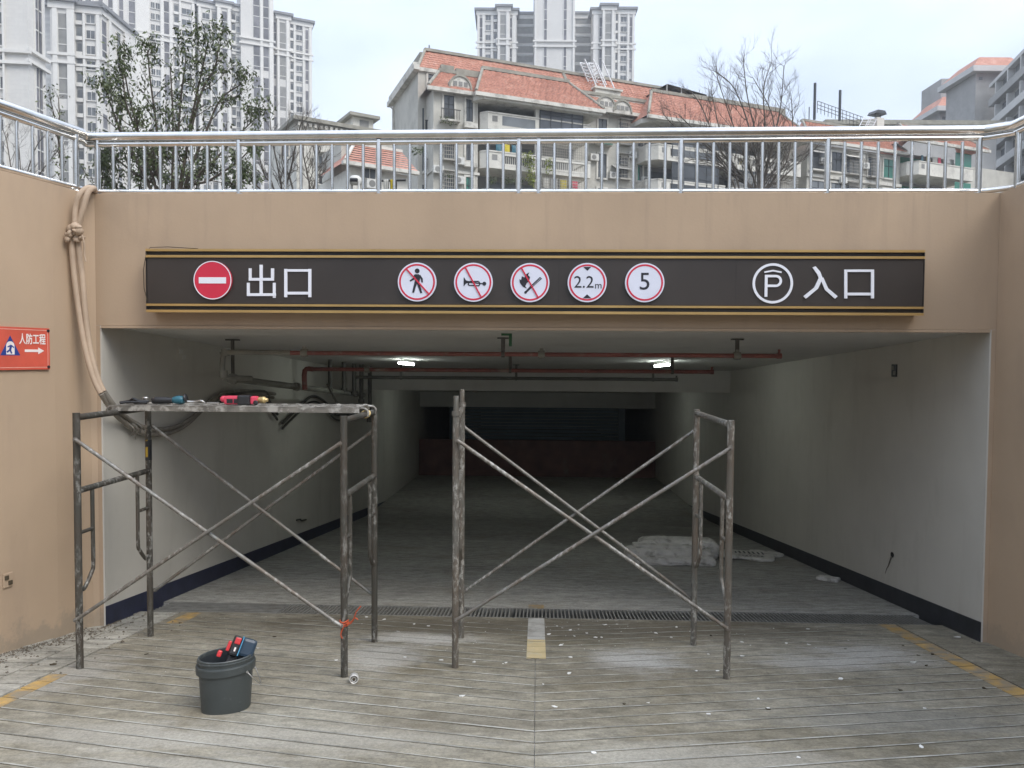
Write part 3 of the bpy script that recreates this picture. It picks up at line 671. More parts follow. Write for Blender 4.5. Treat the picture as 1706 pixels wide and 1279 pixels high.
tower('apartment_tower', 'pale tower with a dark stepped cornice just left of the leafy tree',
      [(76, 153, 91, 153.5, zat(19, 152), zat(101, 152), [(79, 87, 's')], True, -1.0),
       (91, 150, 128, 150.8, zat(14, 150), zat(101, 150), [(92, 100, 'p'), (101, 115, 'c'), (116, 128, 'p')], True, 1.0),
       (128, 150.8, 170, 151.8, zat(19, 151), zat(104, 151), [(130, 141, 'b'), (142, 146, 'p'), (147, 162, 'w'), (164, 169.5, 'p')], True, 0),
       (170, 151.8, 224, 164.6, zat(20, 152), zat(105, 152), [(172, 180, 's'), (182, 186, 'p'), (197, 203, 's'), (208, 226, 'p')], True, 0)], back=13)
tower('apartment_tower', 'broad pale tower block rising behind the leafy tree to the left of the sky gap',
      [(106, 204, 228, 212, 128, zat(60, 208), [(113, 119, 's'), (122, 131, 'p'), (133, 142, 'w'), (146, 156, 'w'), (160, 165, 'p'), (168, 175, 's'), (184, 191, 's'), (192, 200, 'p'), (202, 209, 's'), (218, 228, 's')], False, 0),
       (228, 212, 327, 219, zat(-2, 216), zat(68, 216), [(229, 252, 'p'), (254, 261, 'w'), (262, 269.5, 'w'), (270, 275, 'p'), (276, 284, 's'), (285, 290, 'p'), (292, 300.5, 'b'), (301, 304, 'p'), (305, 321, 'w'), (322, 326, 'p')], True, 0),
       (327, 222, 332, 222.4, zat(13, 222), zat(78, 222), [], False, -2),
       (332, 219.3, 363, 221.6, zat(9, 219), zat(76, 219), [(333, 337, 'p'), (339, 351, 'w'), (352, 354, 'p'), (355, 363, 'b')], True, 0),
       (363, 221.6, 386, 223.2, zat(11, 221), zat(76, 221), [(364, 370, 'p'), (372, 380, 's'), (381, 386, 'p')], True, .8),
       (386, 223.2, 402, 224.4, zat(16, 223), zat(80, 223), [(387, 394, 'b'), (395, 401, 'w')], True, 0),
       (402, 224.4, 456, 228, 124, zat(76, 226), [(423.5, 434, 's'), (440, 449, 's'), (435, 439, 'p'), (450, 456, 'p')], False, 2),
       (456, 228, 471, 229, zat(29, 228), zat(86, 228), [(457, 461, 's')], True, -.5),
       (462, 228.5, 484, 230, zat(30, 228), zat(88, 228), [(463, 466, 'p'), (467, 477, 'c'), (478, 482, 'p')], True, .8),
       (484, 230, 520, 232.6, zat(36, 229), zat(90, 229), [(484, 489.5, 'b'), (490, 493, 'p'), (494, 504.5, 'w'), (505, 508, 'p'), (509.5, 514.5, 's'), (515.5, 520, 'p')], True, 0)], back=18, fh=3.1)
tower('apartment_tower', 'symmetrical pale tower rising behind the red tiled roofs in the centre',
      [(794, 236, 829, 236, zat(22, 236), zat(75, 236), [(794, 797.5, 'p'), (798, 802, 's'), (802.5, 806.5, 'p'), (807.5, 816.5, 'w'), (817, 820, 'p'), (821, 827, 'b')], True, 0),
       (828, 236, 848, 236, zat(19, 236), zat(72, 236), [(828, 831, 'p'), (832, 841, 'c'), (842, 846, 'p')], True, 1.2),
       (846, 236, 859, 236, zat(22, 236), zat(75, 236), [(846.5, 851, 's'), (852, 858, 'p')], True, 0),
       (859, 242, 889, 242, zat(28, 242), None, [(860, 887, 'slab')], True, 0),
       (888.5, 233, 955.5, 233, 122, zat(72, 233), [(904.5, 909, 's'), (937, 941.5, 's'), (889, 892, 'p'), (952, 955, 'p')], True, 0),
       (955, 242, 986, 242, zat(27, 242), None, [(956, 985, 'slab')], True, 0),
       (985, 236, 1002, 236, zat(20, 236), zat(75, 236), [(986, 994, 'p'), (996, 1001, 's')], True, 0),
       (1000, 236, 1022, 236, zat(16, 236), zat(73, 236), [(1001, 1004.5, 'p'), (1005.5, 1015.5, 'c'), (1016.5, 1020, 'p')], True, 1.2),
       (1020, 236, 1054, 236, zat(19, 236), zat(76, 236), [(1021, 1026.5, 'b'), (1027, 1030, 'p'), (1031, 1041, 'w'), (1042, 1045, 'p'), (1045.8, 1050, 's'), (1050.5, 1054, 'p')], True, 0)], back=14, fh=3.02)

# ---------------------------------------------------------------- the apartment house with red tiled roofs
A = at_d(696, 300, 60.0); Bq = at_d(1460, 300, 78.0)
E_, N_, LNG, ROT = frame_of(A, Bq)
ap = empty('apartment_house', (A.x, A.y, GZ), 'long grey apartment house with red tiled mansard roofs and balconies', 'apartment house', None, ROT)
def UZ(px, py, v=0.0):
    """photo pixel -> (u, z) on the facade plane v metres behind the main front (z above the upper ground)"""
    r = ray(px, py); o = Vector((A.x, A.y, 0))+N_*v; tt = o.dot(N_)/r.dot(N_); p = CAM+r*tt; return ((p-o).dot(E_), p.z-GZ)
def U(px, v=0.0): return UZ(px, 250, v)[0]
def lp(name, b, m, parent=None, label=None): return put(name, b, m, parent or ap, local=True, label=label)
UEND = U(1690)
H0 = UZ(698, 112)[1]
b = MB(); b.box((0, 0, 0), (U(1150), 9, H0)); b.box((U(1150)+.001, .002, 0), (UEND, 9, H0-1.6)); lp('wall', b, M['mid'])
def roof(u0, u1, v0, v1, z0, z1, hip0=0.0, hip1=0.0, name='roof', over=.35):
    """tiled slope: eave at v0,z0 rising to v1,z1 with stepped courses; hipped ends"""
    n = max(3, int(sqrt((v1-v0)**2+(z1-z0)**2)/.30)); mb = MB()
    for i in range(n):
        f0, f1 = i/n, (i+1)/n
        a0, a1 = u0+hip0*f0, u0+hip0*f1; c0, c1 = u1-hip1*f0, u1-hip1*f1
        va, vb = v0+(v1-v0)*f0, v0+(v1-v0)*f1; za, zb_ = z0+(z1-z0)*f0, z0+(z1-z0)*f1; st = .085
        cols = max(1, int((c0-a0)/.28))
        for k in range(cols):
            g0, g1 = k/cols, (k+1)/cols; up = .035 if k % 2 else 0
            mb.add([(a0+(c0-a0)*g0, va-.02, za+st+up), (a0+(c0-a0)*g1, va-.02, za+st+up), (a1+(c1-a1)*g1, vb, zb_+up), (a1+(c1-a1)*g0, vb, zb_+up), (a0+(c0-a0)*g0, va-.02, za-.03), (a0+(c0-a0)*g1, va-.02, za-.03)], [(0, 1, 2, 3), (4, 5, 1, 0)])
    if hip0 > 0: mb.quad((u0, v0, z0), (u0+hip0, v1, z1), (u0, v1, z0)); mb.quad((u0, v0, z0), (u0+hip0, v1, z1), (u0+hip0, v1, z0))
    if hip1 > 0: mb.quad((u1, v0, z0), (u1, v1, z0), (u1-hip1, v1, z1))
    r_ = lp(name, mb, M['tile']); r_['kind'] = 'stuff' if False else 'part' if False else r_.get('kind', '') or ''
    del r_['kind']
    e = MB(); e.tube([(u0, v0, z0+.1), (u0+hip0, v1, z1+.1)], .13, 6); e.tube([(u1, v0, z0+.1), (u1-hip1, v1, z1+.1)], .13, 6); e.box((u0+hip0-.1, v1-.25, z1-.05), (u1-hip1+.1, v1+.2, z1+(.22 if v1 < .5 else .18)))
    put('ridge_coping', e, M['moss'], r_, local=True)
    g = MB(); g.box((u0-over*.3, v0-over*.5, z0-.32), (u1+over*.3, v0+.1, z0-.03)); put('eave_gutter', g, M['midtrim'], r_, local=True)
    return r_
ZR = UZ(717, 86, 1.6)[1]
UMR = U(1150, 1.6)
for k in range(2):
    ua, ub = UMR*k/2, UMR*(k+1)/2
    roof(ua+.02, ub-.02, .0, 1.6, H0+.02, ZR, 1.0 if k == 0 else 0, 0)
b = MB(); b.box((0.6, 1.7, H0), (UMR, 8.6, ZR-.1)); lp('attic', b, M['moss'])
b = MB(); b.box((-.45, -.5, H0-.35), (-.002, 9.4, H0+.05)); b.box((-.3, .4, H0+.05), (.3, 9.3, H0+.55)); lp('gable_coping', b, M['midtrim'])
b = MB(); b.tube([(-.15, 8.2, 0), (-.15, 8.2, H0-.9), (-.4, 8.2, H0-.6)], .09, 6); lp('drain_pipe', b, M['midtrim'])
FH = 3.03
def window(u, z, w_, h_, v=0.0, kind='plain', frame=None, g=None, name='window', sill=True):
    f = MB(); th = .16; v0 = v-.10
    f.box((u-th, v0, z-th), (u, v-.001, z+h_+th)); f.box((u+w_, v0, z-th), (u+w_+th, v-.001, z+h_+th)); f.box((u, v0, z+h_), (u+w_, v-.001, z+h_+th)); f.box((u, v0-.08, z-th), (u+w_, v-.001, z))
    o = lp(name, f, M['midtrim'])
    f = MB(); f.quad((u, v-.02, z), (u+w_, v-.02, z), (u+w_, v-.02, z+h_), (u, v-.02, z+h_)); put('pane', f, g or M['glass'], o, local=True)
    f = MB(); n = 2 if w_ < 2 else max(3, int(w_/.8))
    for i in range(n+1): x = u+w_*i/n; f.box((max(u, x-.03), v-.06, z), (min(u+w_, x+.03), v-.021, z+h_))
    f.box((u, v-.07, z+h_*.62), (u+w_, v-.022, z+h_*.62+.05)); put('sash', f, frame or M['frame_dark'], o, local=True)
    if kind == 'cage':
        f = MB()
        for i in range(int(w_/.16)+1): x = u-.1+i*.16; f.box((x, v-.62, z-.15), (x+.025, v-.595, z+h_+.1))
        for k in range(int(h_/.3)+1): f.box((u-.12, v-.63, z-.15+k*.3), (u+w_+.12, v-.60, z-.12+k*.3)); f.box((u-.12, v-.6, z-.15+k*.3), (u-.09, v-.05, z-.12+k*.3))
        f.box((u-.15, v-.65, z-.25), (u+w_+.15, v-.05, z-.16)); f.box((u-.15, v-.65, z+h_+.1), (u+w_+.15, v-.05, z+h_+.14)); put('cage', f, M['cage'], o, local=True)
    if kind == 'balconet':
        f = MB(); f.box((u-.35, v-.65, z-.28), (u+w_+.35, v-.02, z-.14)); put('ledge', f, M['midtrim'], o, local=True)
        f = MB()
        for i in range(int((w_+.7)/.13)+1): x = u-.35+i*.13; f.box((x, v-.63, z-.14), (x+.03, v-.60, z+.62))
        f.box((u-.36, v-.64, z+.58), (u+w_+.36, v-.59, z+.64)); put('iron_rail', f, M['railiron'], o, local=True)
    return o
def balcony(u0, u1, v, z, gl=None, bars=False, hole=True, cham=.5, glazed=None, white=M['mid2'], gpane=None):
    """projecting balcony storey: floor slab at z, parapet, dark opening behind, ceiling slab"""
    f = MB(); poly = [(u0, -.002), (u0, v+cham), (u0+cham, v), (u1, v), (u1, -.002)]
    f.slab(poly, z-.28, z); o = lp('balcony', f, white)
    ps = [(u0, -.002), (u0, v+cham), (u0+cham, v), (u1, v), (u1, -.002)]
    f = MB(); inn = [(u0+.15, -.002), (u0+.15, v+cham+.06), (u0+cham+.06, v+.15), (u1-.15, v+.15), (u1-.15, -.002)]
    hgt = .98
    ua, ub = u0+cham+(1.2 if hole else .5), u1-.5
    if bars:
        for a, c in ((0, 1), (1, 2)): f.slab([ps[a], ps[c], inn[c], inn[a]], z, z+hgt)
        f.slab([(u0+cham, v), (ua, v), (ua, v+.15), (u0+cham, v+.15)], z, z+hgt); f.slab([(ub, v), (u1, v), (u1, v+.15), (ub, v+.15)], z, z+hgt)
        f.slab([(ua, v-.02), (ub, v-.02), (ub, v+.15), (ua, v+.15)], z+hgt-.2, z+hgt); f.slab([(ua, v-.02), (ub, v-.02), (ub, v+.15), (ua, v+.15)], z, z+.15)
    else:
        for a in range(4): f.slab([ps[a], ps[a+1], inn[a+1], inn[a]], z, z+hgt)
    pp_ = put('parapet', f, white, o, local=True)
    if glazed and not bars:
        f = MB(); f.box((ua, v-.012, z+.12), (glazed[0]-.4, v+.002, z+hgt-.12)); put('dark_infill', f, M['glass'], o, local=True)
    f = MB(); f.slab([(u0-.06, -.003), (u0-.06, v+cham-.03), (u0+cham-.03, v-.06), (u1+.06, v-.06), (u1+.06, -.003)], z+hgt, z+hgt+.1) if False else None
    for a in range(4):
        f.slab([(ps[a][0], ps[a][1]-.05 if a in (1, 2, 3) else ps[a][1]), (ps[a+1][0], ps[a+1][1]-.05), (inn[a+1][0], inn[a+1][1]+.03), (inn[a][0], inn[a][1]+.03)], z+hgt+.001+a*.002, z+hgt+.12)
    put('handrail', f, M['midtrim'], o, local=True)
    if bars:
        f = MB(); x = ua+.06
        while x < ub: f.box((x, v+.04, z+.15), (x+.05, v+.09, z+hgt-.2)); x += .17
        put('balusters', f, M['midtrim'], o, local=True)
    if hole:
        f = MB(); f.box((u0+cham+.35, v-.012, z+.35), (u0+cham+.8, v+.002, z+.8)); put('vent_opening', f, M['recess'], o, local=True)
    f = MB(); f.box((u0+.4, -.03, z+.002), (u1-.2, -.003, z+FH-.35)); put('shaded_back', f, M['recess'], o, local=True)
    f = MB(); f.quad((u0+1.2, -.05, z+.1), (u0+1.2+(u1-u0)*.45, -.05, z+.1), (u0+1.2+(u1-u0)*.45, -.05, z+2.3), (u0+1.2, -.05, z+2.3)); put('sliding_door', f, gl or M['green_glass'], o, local=True)
    if glazed:
        f = MB(); ga, gb = glazed; f.quad((ga, v-.015, z+.05), (gb, v-.015, z+.05), (gb, v-.015, z+FH-.4), (ga, v-.015, z+FH-.4)); put('glazing', f, gpane or M['glass'], o, local=True)
        f = MB(); n = 4
        for i in range(n+1): x = ga+(gb-ga)*i/n; f.box((x-.05, v-.05, z+.05), (x+.05, v-.02, z+FH-.35))
        f.box((ga, v-.055, z+FH-.5), (gb, v-.018, z+FH-.35)); f.box((ga, v-.055, z+1.35), (gb, v-.018, z+1.47)); put('glazing_bars', f, M['frame_dark'], o, local=True)
    return o
# levels: top floor slab of the projecting bays
ZE = UZ(760, 152, -2.2)[1]                     # eave of the first bay
Z1 = ZE-3.0; LV = [Z1, Z1-FH, Z1-2*FH, Z1-3*FH]
# first bay: solid, two windows a floor
b1a, b1b, v1 = U(722, -2.2), U(796, -2.2), -2.2
b = MB(); b.box((b1a, v1, 0), (b1b, -.002, ZE-.05)); lp('bay', b, M['mid'])
roof(b1a-.5, b1b+.9, v1-.4, -.02, ZE, UZ(760, 124, 0)[1], 1.6, .0)
for i, z in enumerate(LV):
    b = MB(); b.box((b1a-.12, v1-.12, z-.32), (b1b+.12, -.01, z-.12)); lp('string_course', b, M['midtrim'])
    ua = U(739, v1); window(ua, z+.75, U(756, v1)-ua, 1.85, v1, 'balconet' if i == 0 else 'cage', g=M['glass'])
    ua = U(776, v1); window(ua, z+.75, U(787, v1)-ua, 1.75, v1, g=M['glass'] if i != 2 else M['green_glass'])
    b = MB(); b.box((U(771, v1), v1-.45, z+.2), (U(793, v1), v1-.002, z+.58)); lp('flower_ledge', b, M['midtrim'])
def dormer(pc, pz, w_, v, z=None):
    u, zz = UZ(pc, pz, v); z = zz if z is None else z; b = MB(); n = 12; pts = [(u+w_*cos(pi*i/n), z+w_*1.15*sin(pi*i/n)) for i in range(n+1)]
    b.prism(pts, v, v+1.6); o = lp('dormer', b, M['mid2'])
    b = MB(); 
    for i in range(n): a0, a1 = pi*i/n, pi*(i+1)/n; b.prism([(u+w_*1.14*cos(a0), z+w_*1.3*sin(a0)), (u+w_*1.14*cos(a1), z+w_*1.3*sin(a1)), (u+w_*.98*cos(a1), z+w_*1.12*sin(a1)), (u+w_*.98*cos(a0), z+w_*1.12*sin(a0))], v-.10, v+1.6)
    put('arch_trim', b, M['moss'], o, local=True)
    b = MB(); pts = [(u+w_*.7*cos(pi*i/n), z+.15+w_*.75*sin(pi*i/n)) for i in range(n+1)]; b.prism(pts, v-.03, v-.001); put('lunette', b, M['midtrim'], o, local=True)
    b = MB()
    for s in (-.5, 0, .5): b.box((u+s*w_-.16, v-.05, z+.2), (u+s*w_+.16, v-.031, z+.55)); 
    put('lunette_opening', b, M['recess'], o, local=True)
dormer(767, 148, .85, v1-.15)
# recessed left part with the mezzanine window and side balconies on the gable
ua, za = UZ(713, 143, 0); window(ua, za, 1.1, .95, 0)
for i, z in enumerate(LV):
    b = MB(); b.box((.35, -.9, z-.1), (b1a-.05, -.002, z+.08)); o = lp('side_balcony', b, M['midtrim'])
    b = MB(); 
    for k in range(9): b.box((.38+k*(b1a-.5)/9, -.88, z+.08), (.41+k*(b1a-.5)/9, -.85, z+.9))
    b.box((.35, -.89, z+.88), (b1a-.06, -.84, z+.94)); put('iron_rail', b, M['railiron'], o, local=True)
    b = MB(); b.box((.5, -.02, z+.1), (b1a-.3, -.003, z+2.1)); put('door', b, M['glass'], o, local=True)
# main balcony bay
v2 = -2.7; b2a, b2b = U(803, v2), U(984, v2); gA, gB = U(899, v2), U(970, v2)
zt2 = UZ(840, 160, v2-.6)[1]
for i, z in enumerate(LV):
    balcony(b2a, b2b, v2, z+.55, gl=M['green_glass'] if i == 0 else M['glass'], bars=(i > 0), hole=True, glazed=(gA, gB) if i == 0 else None, gpane=M['glass_blue'])
    if i > 0:
        f = MB(); u = gA
        while u < gB: f.box((u, v2-.05, z+1.6), (u+.03, v2-.02, z+3.1)); u += .2
        k = z+1.6
        while k < z+3.1: f.box((gA, v2-.06, k), (gB, v2-.025, k+.03)); k += .22
        lp('cage', f, M['cage'])
    f = MB(); f.box((U(896, v2)-.2, v2+.02, z+.05), (U(896, v2)+.15, v2+.3, z+FH-.3)); lp('column', f, M['mid2'])
f = MB(); f.slab([(b2a-.7, -.002), (b2a-.7, v2+.1), (b2a-.1, v2-.7), (b2b+.7, v2-.7), (b2b+.7, -.002)], zt2-.45, zt2); lp('eave_slab', f, M['midtrim'])
roof(b2a-.75, b2b+.8, v2-.75, -.03, zt2+.02, UZ(850, 123, 0)[1], 1.7, 1.7)
# middle section
uM0, uM1 = b2b, U(1082)
zME = UZ(1040, 186, -.6)[1]
roof(uM0-.3, uM1+2, -.7, -.02, zME, zME+1.25, 0, 0)
dormer(1010, 180, .85, -.85); dormer(1037, 187, .85, -.85)
zTM = zME-3.1
for i in range(4):
    z = zTM-FH*i
    ua = U(996); window(ua, z+.3, U(1010)-ua, 2.1, 0, 'balconet' if i == 0 else 'plain', g=M['glass'])
    ua = U(1031); window(ua, z+.5, U(1046)-ua, 1.9, 0, 'cage', g=M['glass'])
    ua = U(1062); window(ua, z+.4, U(1070)-ua, 2.0, 0, 'plain', g=M['glass'] if i == 0 else M['green_glass'])
    ua = U(978, 0)
# second bay to the right of the dormers
v3 = -2.4; b3a, b3b = U(1084, v3), U(1335, v3)
zt3 = UZ(1110, 196, v3-.5)[1]; LV3 = [zt3-3.2-FH*i for i in range(4)]
for i, z in enumerate(LV3):
    um = (b3a+b3b)/2
    balcony(b3a, um-.4, v3, z, gl=M['glass'], bars=True, hole=True, cham=.8, glazed=(b3a+2.2, um-1.2) if i < 2 else None)
    balcony(um+.1, b3b, v3, z-.05, gl=M['glass'], bars=(i != 1), hole=False, cham=.3, glazed=(um+.6, b3b-3.5) if i == 1 else None)
    if i > 0:
        f = MB(); u = um+.4
        while u < b3b-.4: f.box((u, v3-.05, z+1.1), (u+.035, v3-.02, z+2.55)); u += .22
        k = z+1.1
        while k < z+2.5: f.box((um+.3, v3-.06, k), (b3b-.3, v3-.025, k+.03)); k += .24
        lp('cage', f, M['cage'])
f = MB(); f.slab([(b3a-.7, -.002), (b3a-.7, v3+.5), (b3a+.2, v3-.6), (b3b+.6, v3-.6), (b3b+.6, -.002)], zt3-.4, zt3); lp('eave_slab', f, M['midtrim'])
roof(b3a-.7, b3b+.7, v3-.7, -.03, zt3+.02, UZ(1110, 157, 0)[1], 2.2, 1.6)
# canopy on the roof terrace above it
zc = UZ(1105, 143, 1)[1]; c0, c1 = U(1062, 1), U(1170, 1); cm = U(1104, 1)
f = MB(); f.quad((c0, .4, zc-1.7), (cm, .4, zc), (cm, 5, zc+.2), (c0, 5, zc-1.4)); f.quad((cm, .4, zc), (c1, .4, zc-.4), (c1, 5, zc-.2), (cm, 5, zc+.2)); f.quad((c0, .4, zc-1.78), (cm, .4, zc-.08), (cm, 5, zc+.12), (c0, 5, zc-1.48)); f.quad((cm, .4, zc-.08), (c1, .4, zc-.48), (c1, 5, zc-.28), (cm, 5, zc+.12)); lp('roof_canopy', f, M['canopy'])
for uu, zz in ((c0+1.6, zc-1.0), (cm, zc), (U(1128, 1), zc-.15), (c1, zc-.4)):
    f = MB(); f.tube([(uu, .45, zt3), (uu, .45, zz)], .05, 6); lp('canopy_post', f, M['grey_light'])
f = MB(); f.box((U(1150, .5), .3, zt3+.9), (U(1305, .5), .5, UZ(1170, 160, .5)[1])); lp('terrace_wall', f, M['moss'])
# section with cages, then the far bay
v4 = -1.5; s4a, s4b = U(1345, v4), U(1500, v4); zt4 = UZ(1380, 243, v4)[1]
roof(s4a-.2, s4b+.2, v4-.6, 1.2, zt4+.3, UZ(1350, 202, 1.2)[1]-.1, 2.0, .5)
b = MB(); b.box((s4a, v4, 0), (s4b, -.002, zt4)); lp('bay', b, M['mid'])
for i in range(4):
    z = zt4-3.0-FH*i
    for k, (pa, pb, kd) in enumerate(((1352, 1376, 'balconet'), (1385, 1402, 'plain'), (1410, 1434, 'cage'), (1446, 1462, 'cage'), (1472, 1490, 'plain'))):
        ua = U(pa, v4); window(ua, z+.6, U(pb, v4)-ua, 1.9, v4, kd, g=M['green_glass'] if (i+k) % 5 == 4 else M['glass'])
    b = MB(); b.box((s4a-.1, v4-.2, z-.2), (s4b+.1, v4-.001, z+.1)); lp('string_course', b, M['midtrim'])
for pxx, pyy in ((1446, 275), (1438, 258)):
    u, z = UZ(pxx, pyy, v4-.6); b = MB(); b.bbox((u, v4-.3, z), (.85, .32, .6), .1); o = lp('air_conditioner', b, M['ac']); b = MB(); b.lathe([(.22, 0), (.22, .01)], 16, Matrix.Translation((u-.1, v4-.465, z)) @ Matrix.Rotation(radians(90), 4, 'X')); put('fan_grille', b, M['recess'], o, local=True)
v5 = -3.0; s5a, s5b = U(1522, v5), U(1622, v5); zt5 = UZ(1560, 240, v5)[1]
roof(s5a-1.0, s5b+1.5, v5-.6, -.1, zt5, zt5+2.6, 2.2, 1.4)
for i in range(3):
    z = zt5-3.0-FH*i; balcony(s5a, s5b, v5, z, gl=M['green_glass'], bars=False, hole=True, cham=.8); 
    f = MB(); f.quad((s5b-2.6, v5+.06, z+1.0), (s5b-.2, v5+.06, z+1.0), (s5b-.2, v5+.06, z+2.5), (s5b-2.6, v5+.06, z+2.5)); lp('glazing', f, M['green_glass'])
# lived-in clutter on the facade: air conditioners, awnings, washing
for px_, py_, v_ in ((765, 268, v1), (765, 300, v1), (990, 262, 0), (1022, 292, 0), (1054, 258, 0), (1076, 300, 0), (1372, 268, v4), (1405, 300, v4), (730, 282, v1)):
    u, z = UZ(px_, py_, v_-.3); b = MB(); b.bbox((u, v_-.28, z), (.82, .32, .58), .1); o = lp('air_conditioner', b, M['ac']); b = MB(); b.lathe([(.21, 0), (.21, .01)], 14, Matrix.Translation((u-.08, v_-.445, z)) @ Matrix.Rotation(radians(90), 4, 'X')); put('fan_grille', b, M['recess'], o, local=True)
for px_, py_, v_, m_ in ((746, 232, v1, 'greyline'), (1002, 240, 0, 'green_glass'), (1038, 282, 0, 'greyline'), (1365, 255, v4, 'greyline'), (1421, 262, v4, 'mid2')):
    u, z = UZ(px_, py_, v_-.5); b = MB(); b.add([(u-.9, v_-.01, z+.45), (u+.9, v_-.01, z+.45), (u+.95, v_-.85, z), (u-.95, v_-.85, z), (u-.9, v_-.01, z+.40), (u+.9, v_-.01, z+.40), (u+.95, v_-.85, z-.05), (u-.95, v_-.85, z-.05)], [(0, 1, 2, 3), (7, 6, 5, 4), (3, 2, 6, 7), (0, 3, 7, 4), (1, 5, 6, 2)]); lp('awning', b, M[m_])
rg = random.Random(17); wash = [M['cloth_y'], M['ac'], M['teal'], M['pink'], M['midtrim'], M['grey_block']]
for px0_, px1_, py_, v_ in ((826, 868, 238, v2+.4), (905, 960, 296, v2+.3), (1140, 1200, 250, v3+.4), (1215, 1290, 262, v3+.4), (1535, 1590, 258, v5+.5)):
    u0, z = UZ(px0_, py_, v_); u1 = U(px1_, v_); u = u0
    while u < u1:
        w_ = rg.uniform(.3, .7); h_ = rg.uniform(.5, 1.0); b = MB(); b.add([(u, v_, z), (u+w_, v_+.03, z), (u+w_*.95, v_-.04, z-h_), (u+w_*.05, v_+.02, z-h_*rg.uniform(.85, 1)), (u, v_+.05, z), (u+w_, v_+.08, z)], [(0, 1, 2, 3), (4, 5, 2, 3)]); lp('washing', b, rg.choice(wash)); u += w_+rg.uniform(.05, .5)
# roof furniture
def roof_ladder(px, py, v, h_, lean):
    u, z = UZ(px, py, v); f = MB()
    for s in (0, .9): 
        f.tube([(u+s, v, z), (u+s-lean, v+.2, z+h_)], .06, 6); f.tube([(u+s, v-.9, z), (u+s-lean, v-.7, z+h_)], .06, 6)
    for i in range(1, 8):
        k = i/8; f.tube([(u-lean*k, v+.2*k, z+h_*k), (u+.9-lean*k, v+.2*k, z+h_*k)], .035, 5); f.tube([(u-lean*k, v+.2*k-.9, z+h_*k), (u-lean*k, v+.2*k, z+h_*k)], .035, 5)
    f.tube([(u-lean, v+.2, z+h_), (u+.9-lean, v+.2, z+h_)], .05, 5); lp('roof_ladder', f, M['whiteiron'])
roof_ladder(986, 150, 1.0, 2.3, 1.1); roof_ladder(1000, 150, 1.0, 2.3, 1.1)
u, z = UZ(1006, 163, .3); b = MB(); b.box((u-1.1, -.2, z-.8), (u+1.4, 1.5, z+.55)); b.box((u-1.25, -.35, z+.55), (u+1.55, 1.6, z+.72)); lp('roof_hatch', b, M['mid2'])
u, z = UZ(745, 118, .2); b = MB(); b.box((u-.6, -.1, z-.5), (u+.5, .9, z+.35)); b.box((u+.6, -.3, z-.35), (u+3.2, .8, z+.15)); lp('roof_trough', b, M['moss'])
for px_, p0, p1 in ((1357, 138, 186), (1399, 150, 188), (715, 75, 90), (1348, 178, 190)):
    u0, z0 = UZ(px_, p1, 2); u1, z1_ = UZ(px_, p0, 2); b = MB(); b.tube([(u0, 2, z0-.8), (u0, 2, z1_)], .14 if px_ > 1350 else .05, 6); lp('mast', b, M['frame_dark'])
f = MB(); 
for px_ in range(1362, 1440, 6): u0, z0 = UZ(px_, 168+(px_-1362)*.36, 2.2); f.tube([(u0, 2.2, z0-1.2), (u0, 2.2, z0)], .03, 5)
for dy in (0, 6, 12): a_, c_ = UZ(1362, 168+dy, 2.2), UZ(1440, 196+dy, 2.2); f.tube([(a_[0], 2.2, a_[1]), (c_[0], 2.2, c_[1])], .03, 5)
lp('roof_rail', f, M['railiron'])
for px_ in (1426, 1436):
    u, z = UZ(px_, 212, .5); f = MB()
    for s in (0, 1.0): f.tube([(u+s, .5, z-.6), (u+s+1.3, .7, z+1.3)], .05, 5)
    for k in range(6): f.tube([(u+.22*k, .5, z-.6+.33*k), (u+1+.22*k, .5, z-.6+.33*k)], .03, 5)
    lp('roof_ladder', f, M['whiteiron'])
u, z = UZ(1462, 207, 1); b = MB(); b.box((u-.5, .6, z-1.5), (u+.5, 1.6, z+.6)); o = lp('chimney', b, M['mid2']); b = MB()
for sx in (-.35, .35): b.tube([(u+sx, 1.0, z+.6), (u+sx, 1.0, z+1.0)], .05, 5)
b.prism([(u-.75, z+1.0), (u+.75, z+1.0), (u+.5, z+1.35), (u-.5, z+1.35)], .5, 1.7); put('cowl', b, M['frame_dark'], o, local=True)
# roof garden plants on the terrace
def leaf_cloud(mb, c, r, n, size, rg, droop=.5):
    for _ in range(n):
        a, b_, rr = rg.uniform(0, 2*pi), rg.uniform(-1, 1), rg.random()**.5
        p = Vector(c)+Vector((cos(a)*r[0]*rr*sqrt(1-b_*b_), sin(a)*r[1]*rr*sqrt(1-b_*b_), b_*r[2]*rr)); leaf(mb, p, size*rg.uniform(.6, 1.3), rg, droop)
def leaf(mb, p, s, rg, droop=.5):
    d = Vector((rg.uniform(-1, 1), rg.uniform(-1, 1), rg.uniform(-1, .6)-droop)).normalized(); n = d.orthogonal().normalized(); n.rotate(Quaternion(d, rg.uniform(0, 6.28)))
    m_ = p+d*s*.5; mb.add([p, m_+n*s*.2, p+d*s, m_-n*s*.2], [(0, 1, 2), (0, 2, 3)])
b = MB(); rg = random.Random(5)
for px_ in range(1168, 1292, 6):
    u, z = UZ(px_, 172+(px_-1168)*.17, .2); leaf_cloud(b, (u, .2, z-.1), (.7, .5, .75), 110, .28, rg, .1)
o = put('roof_plants', b, M['leaf'], ap, local=True); o['kind'] = 'stuff'
b = MB(); rg = random.Random(6)
for px_, py_ in ((880, 262), (882, 270), (884, 290), (888, 300), (915, 275)):
    u, z = UZ(px_, py_, v2-.3); leaf_cloud(b, (u, v2-.35, z), (.55, .3, .7), 90, .25, rg, .1)
o = put('balcony_plants', b, M['leaf_y'], ap, local=True); o['kind'] = 'stuff'
b = MB(); rg = random.Random(8)
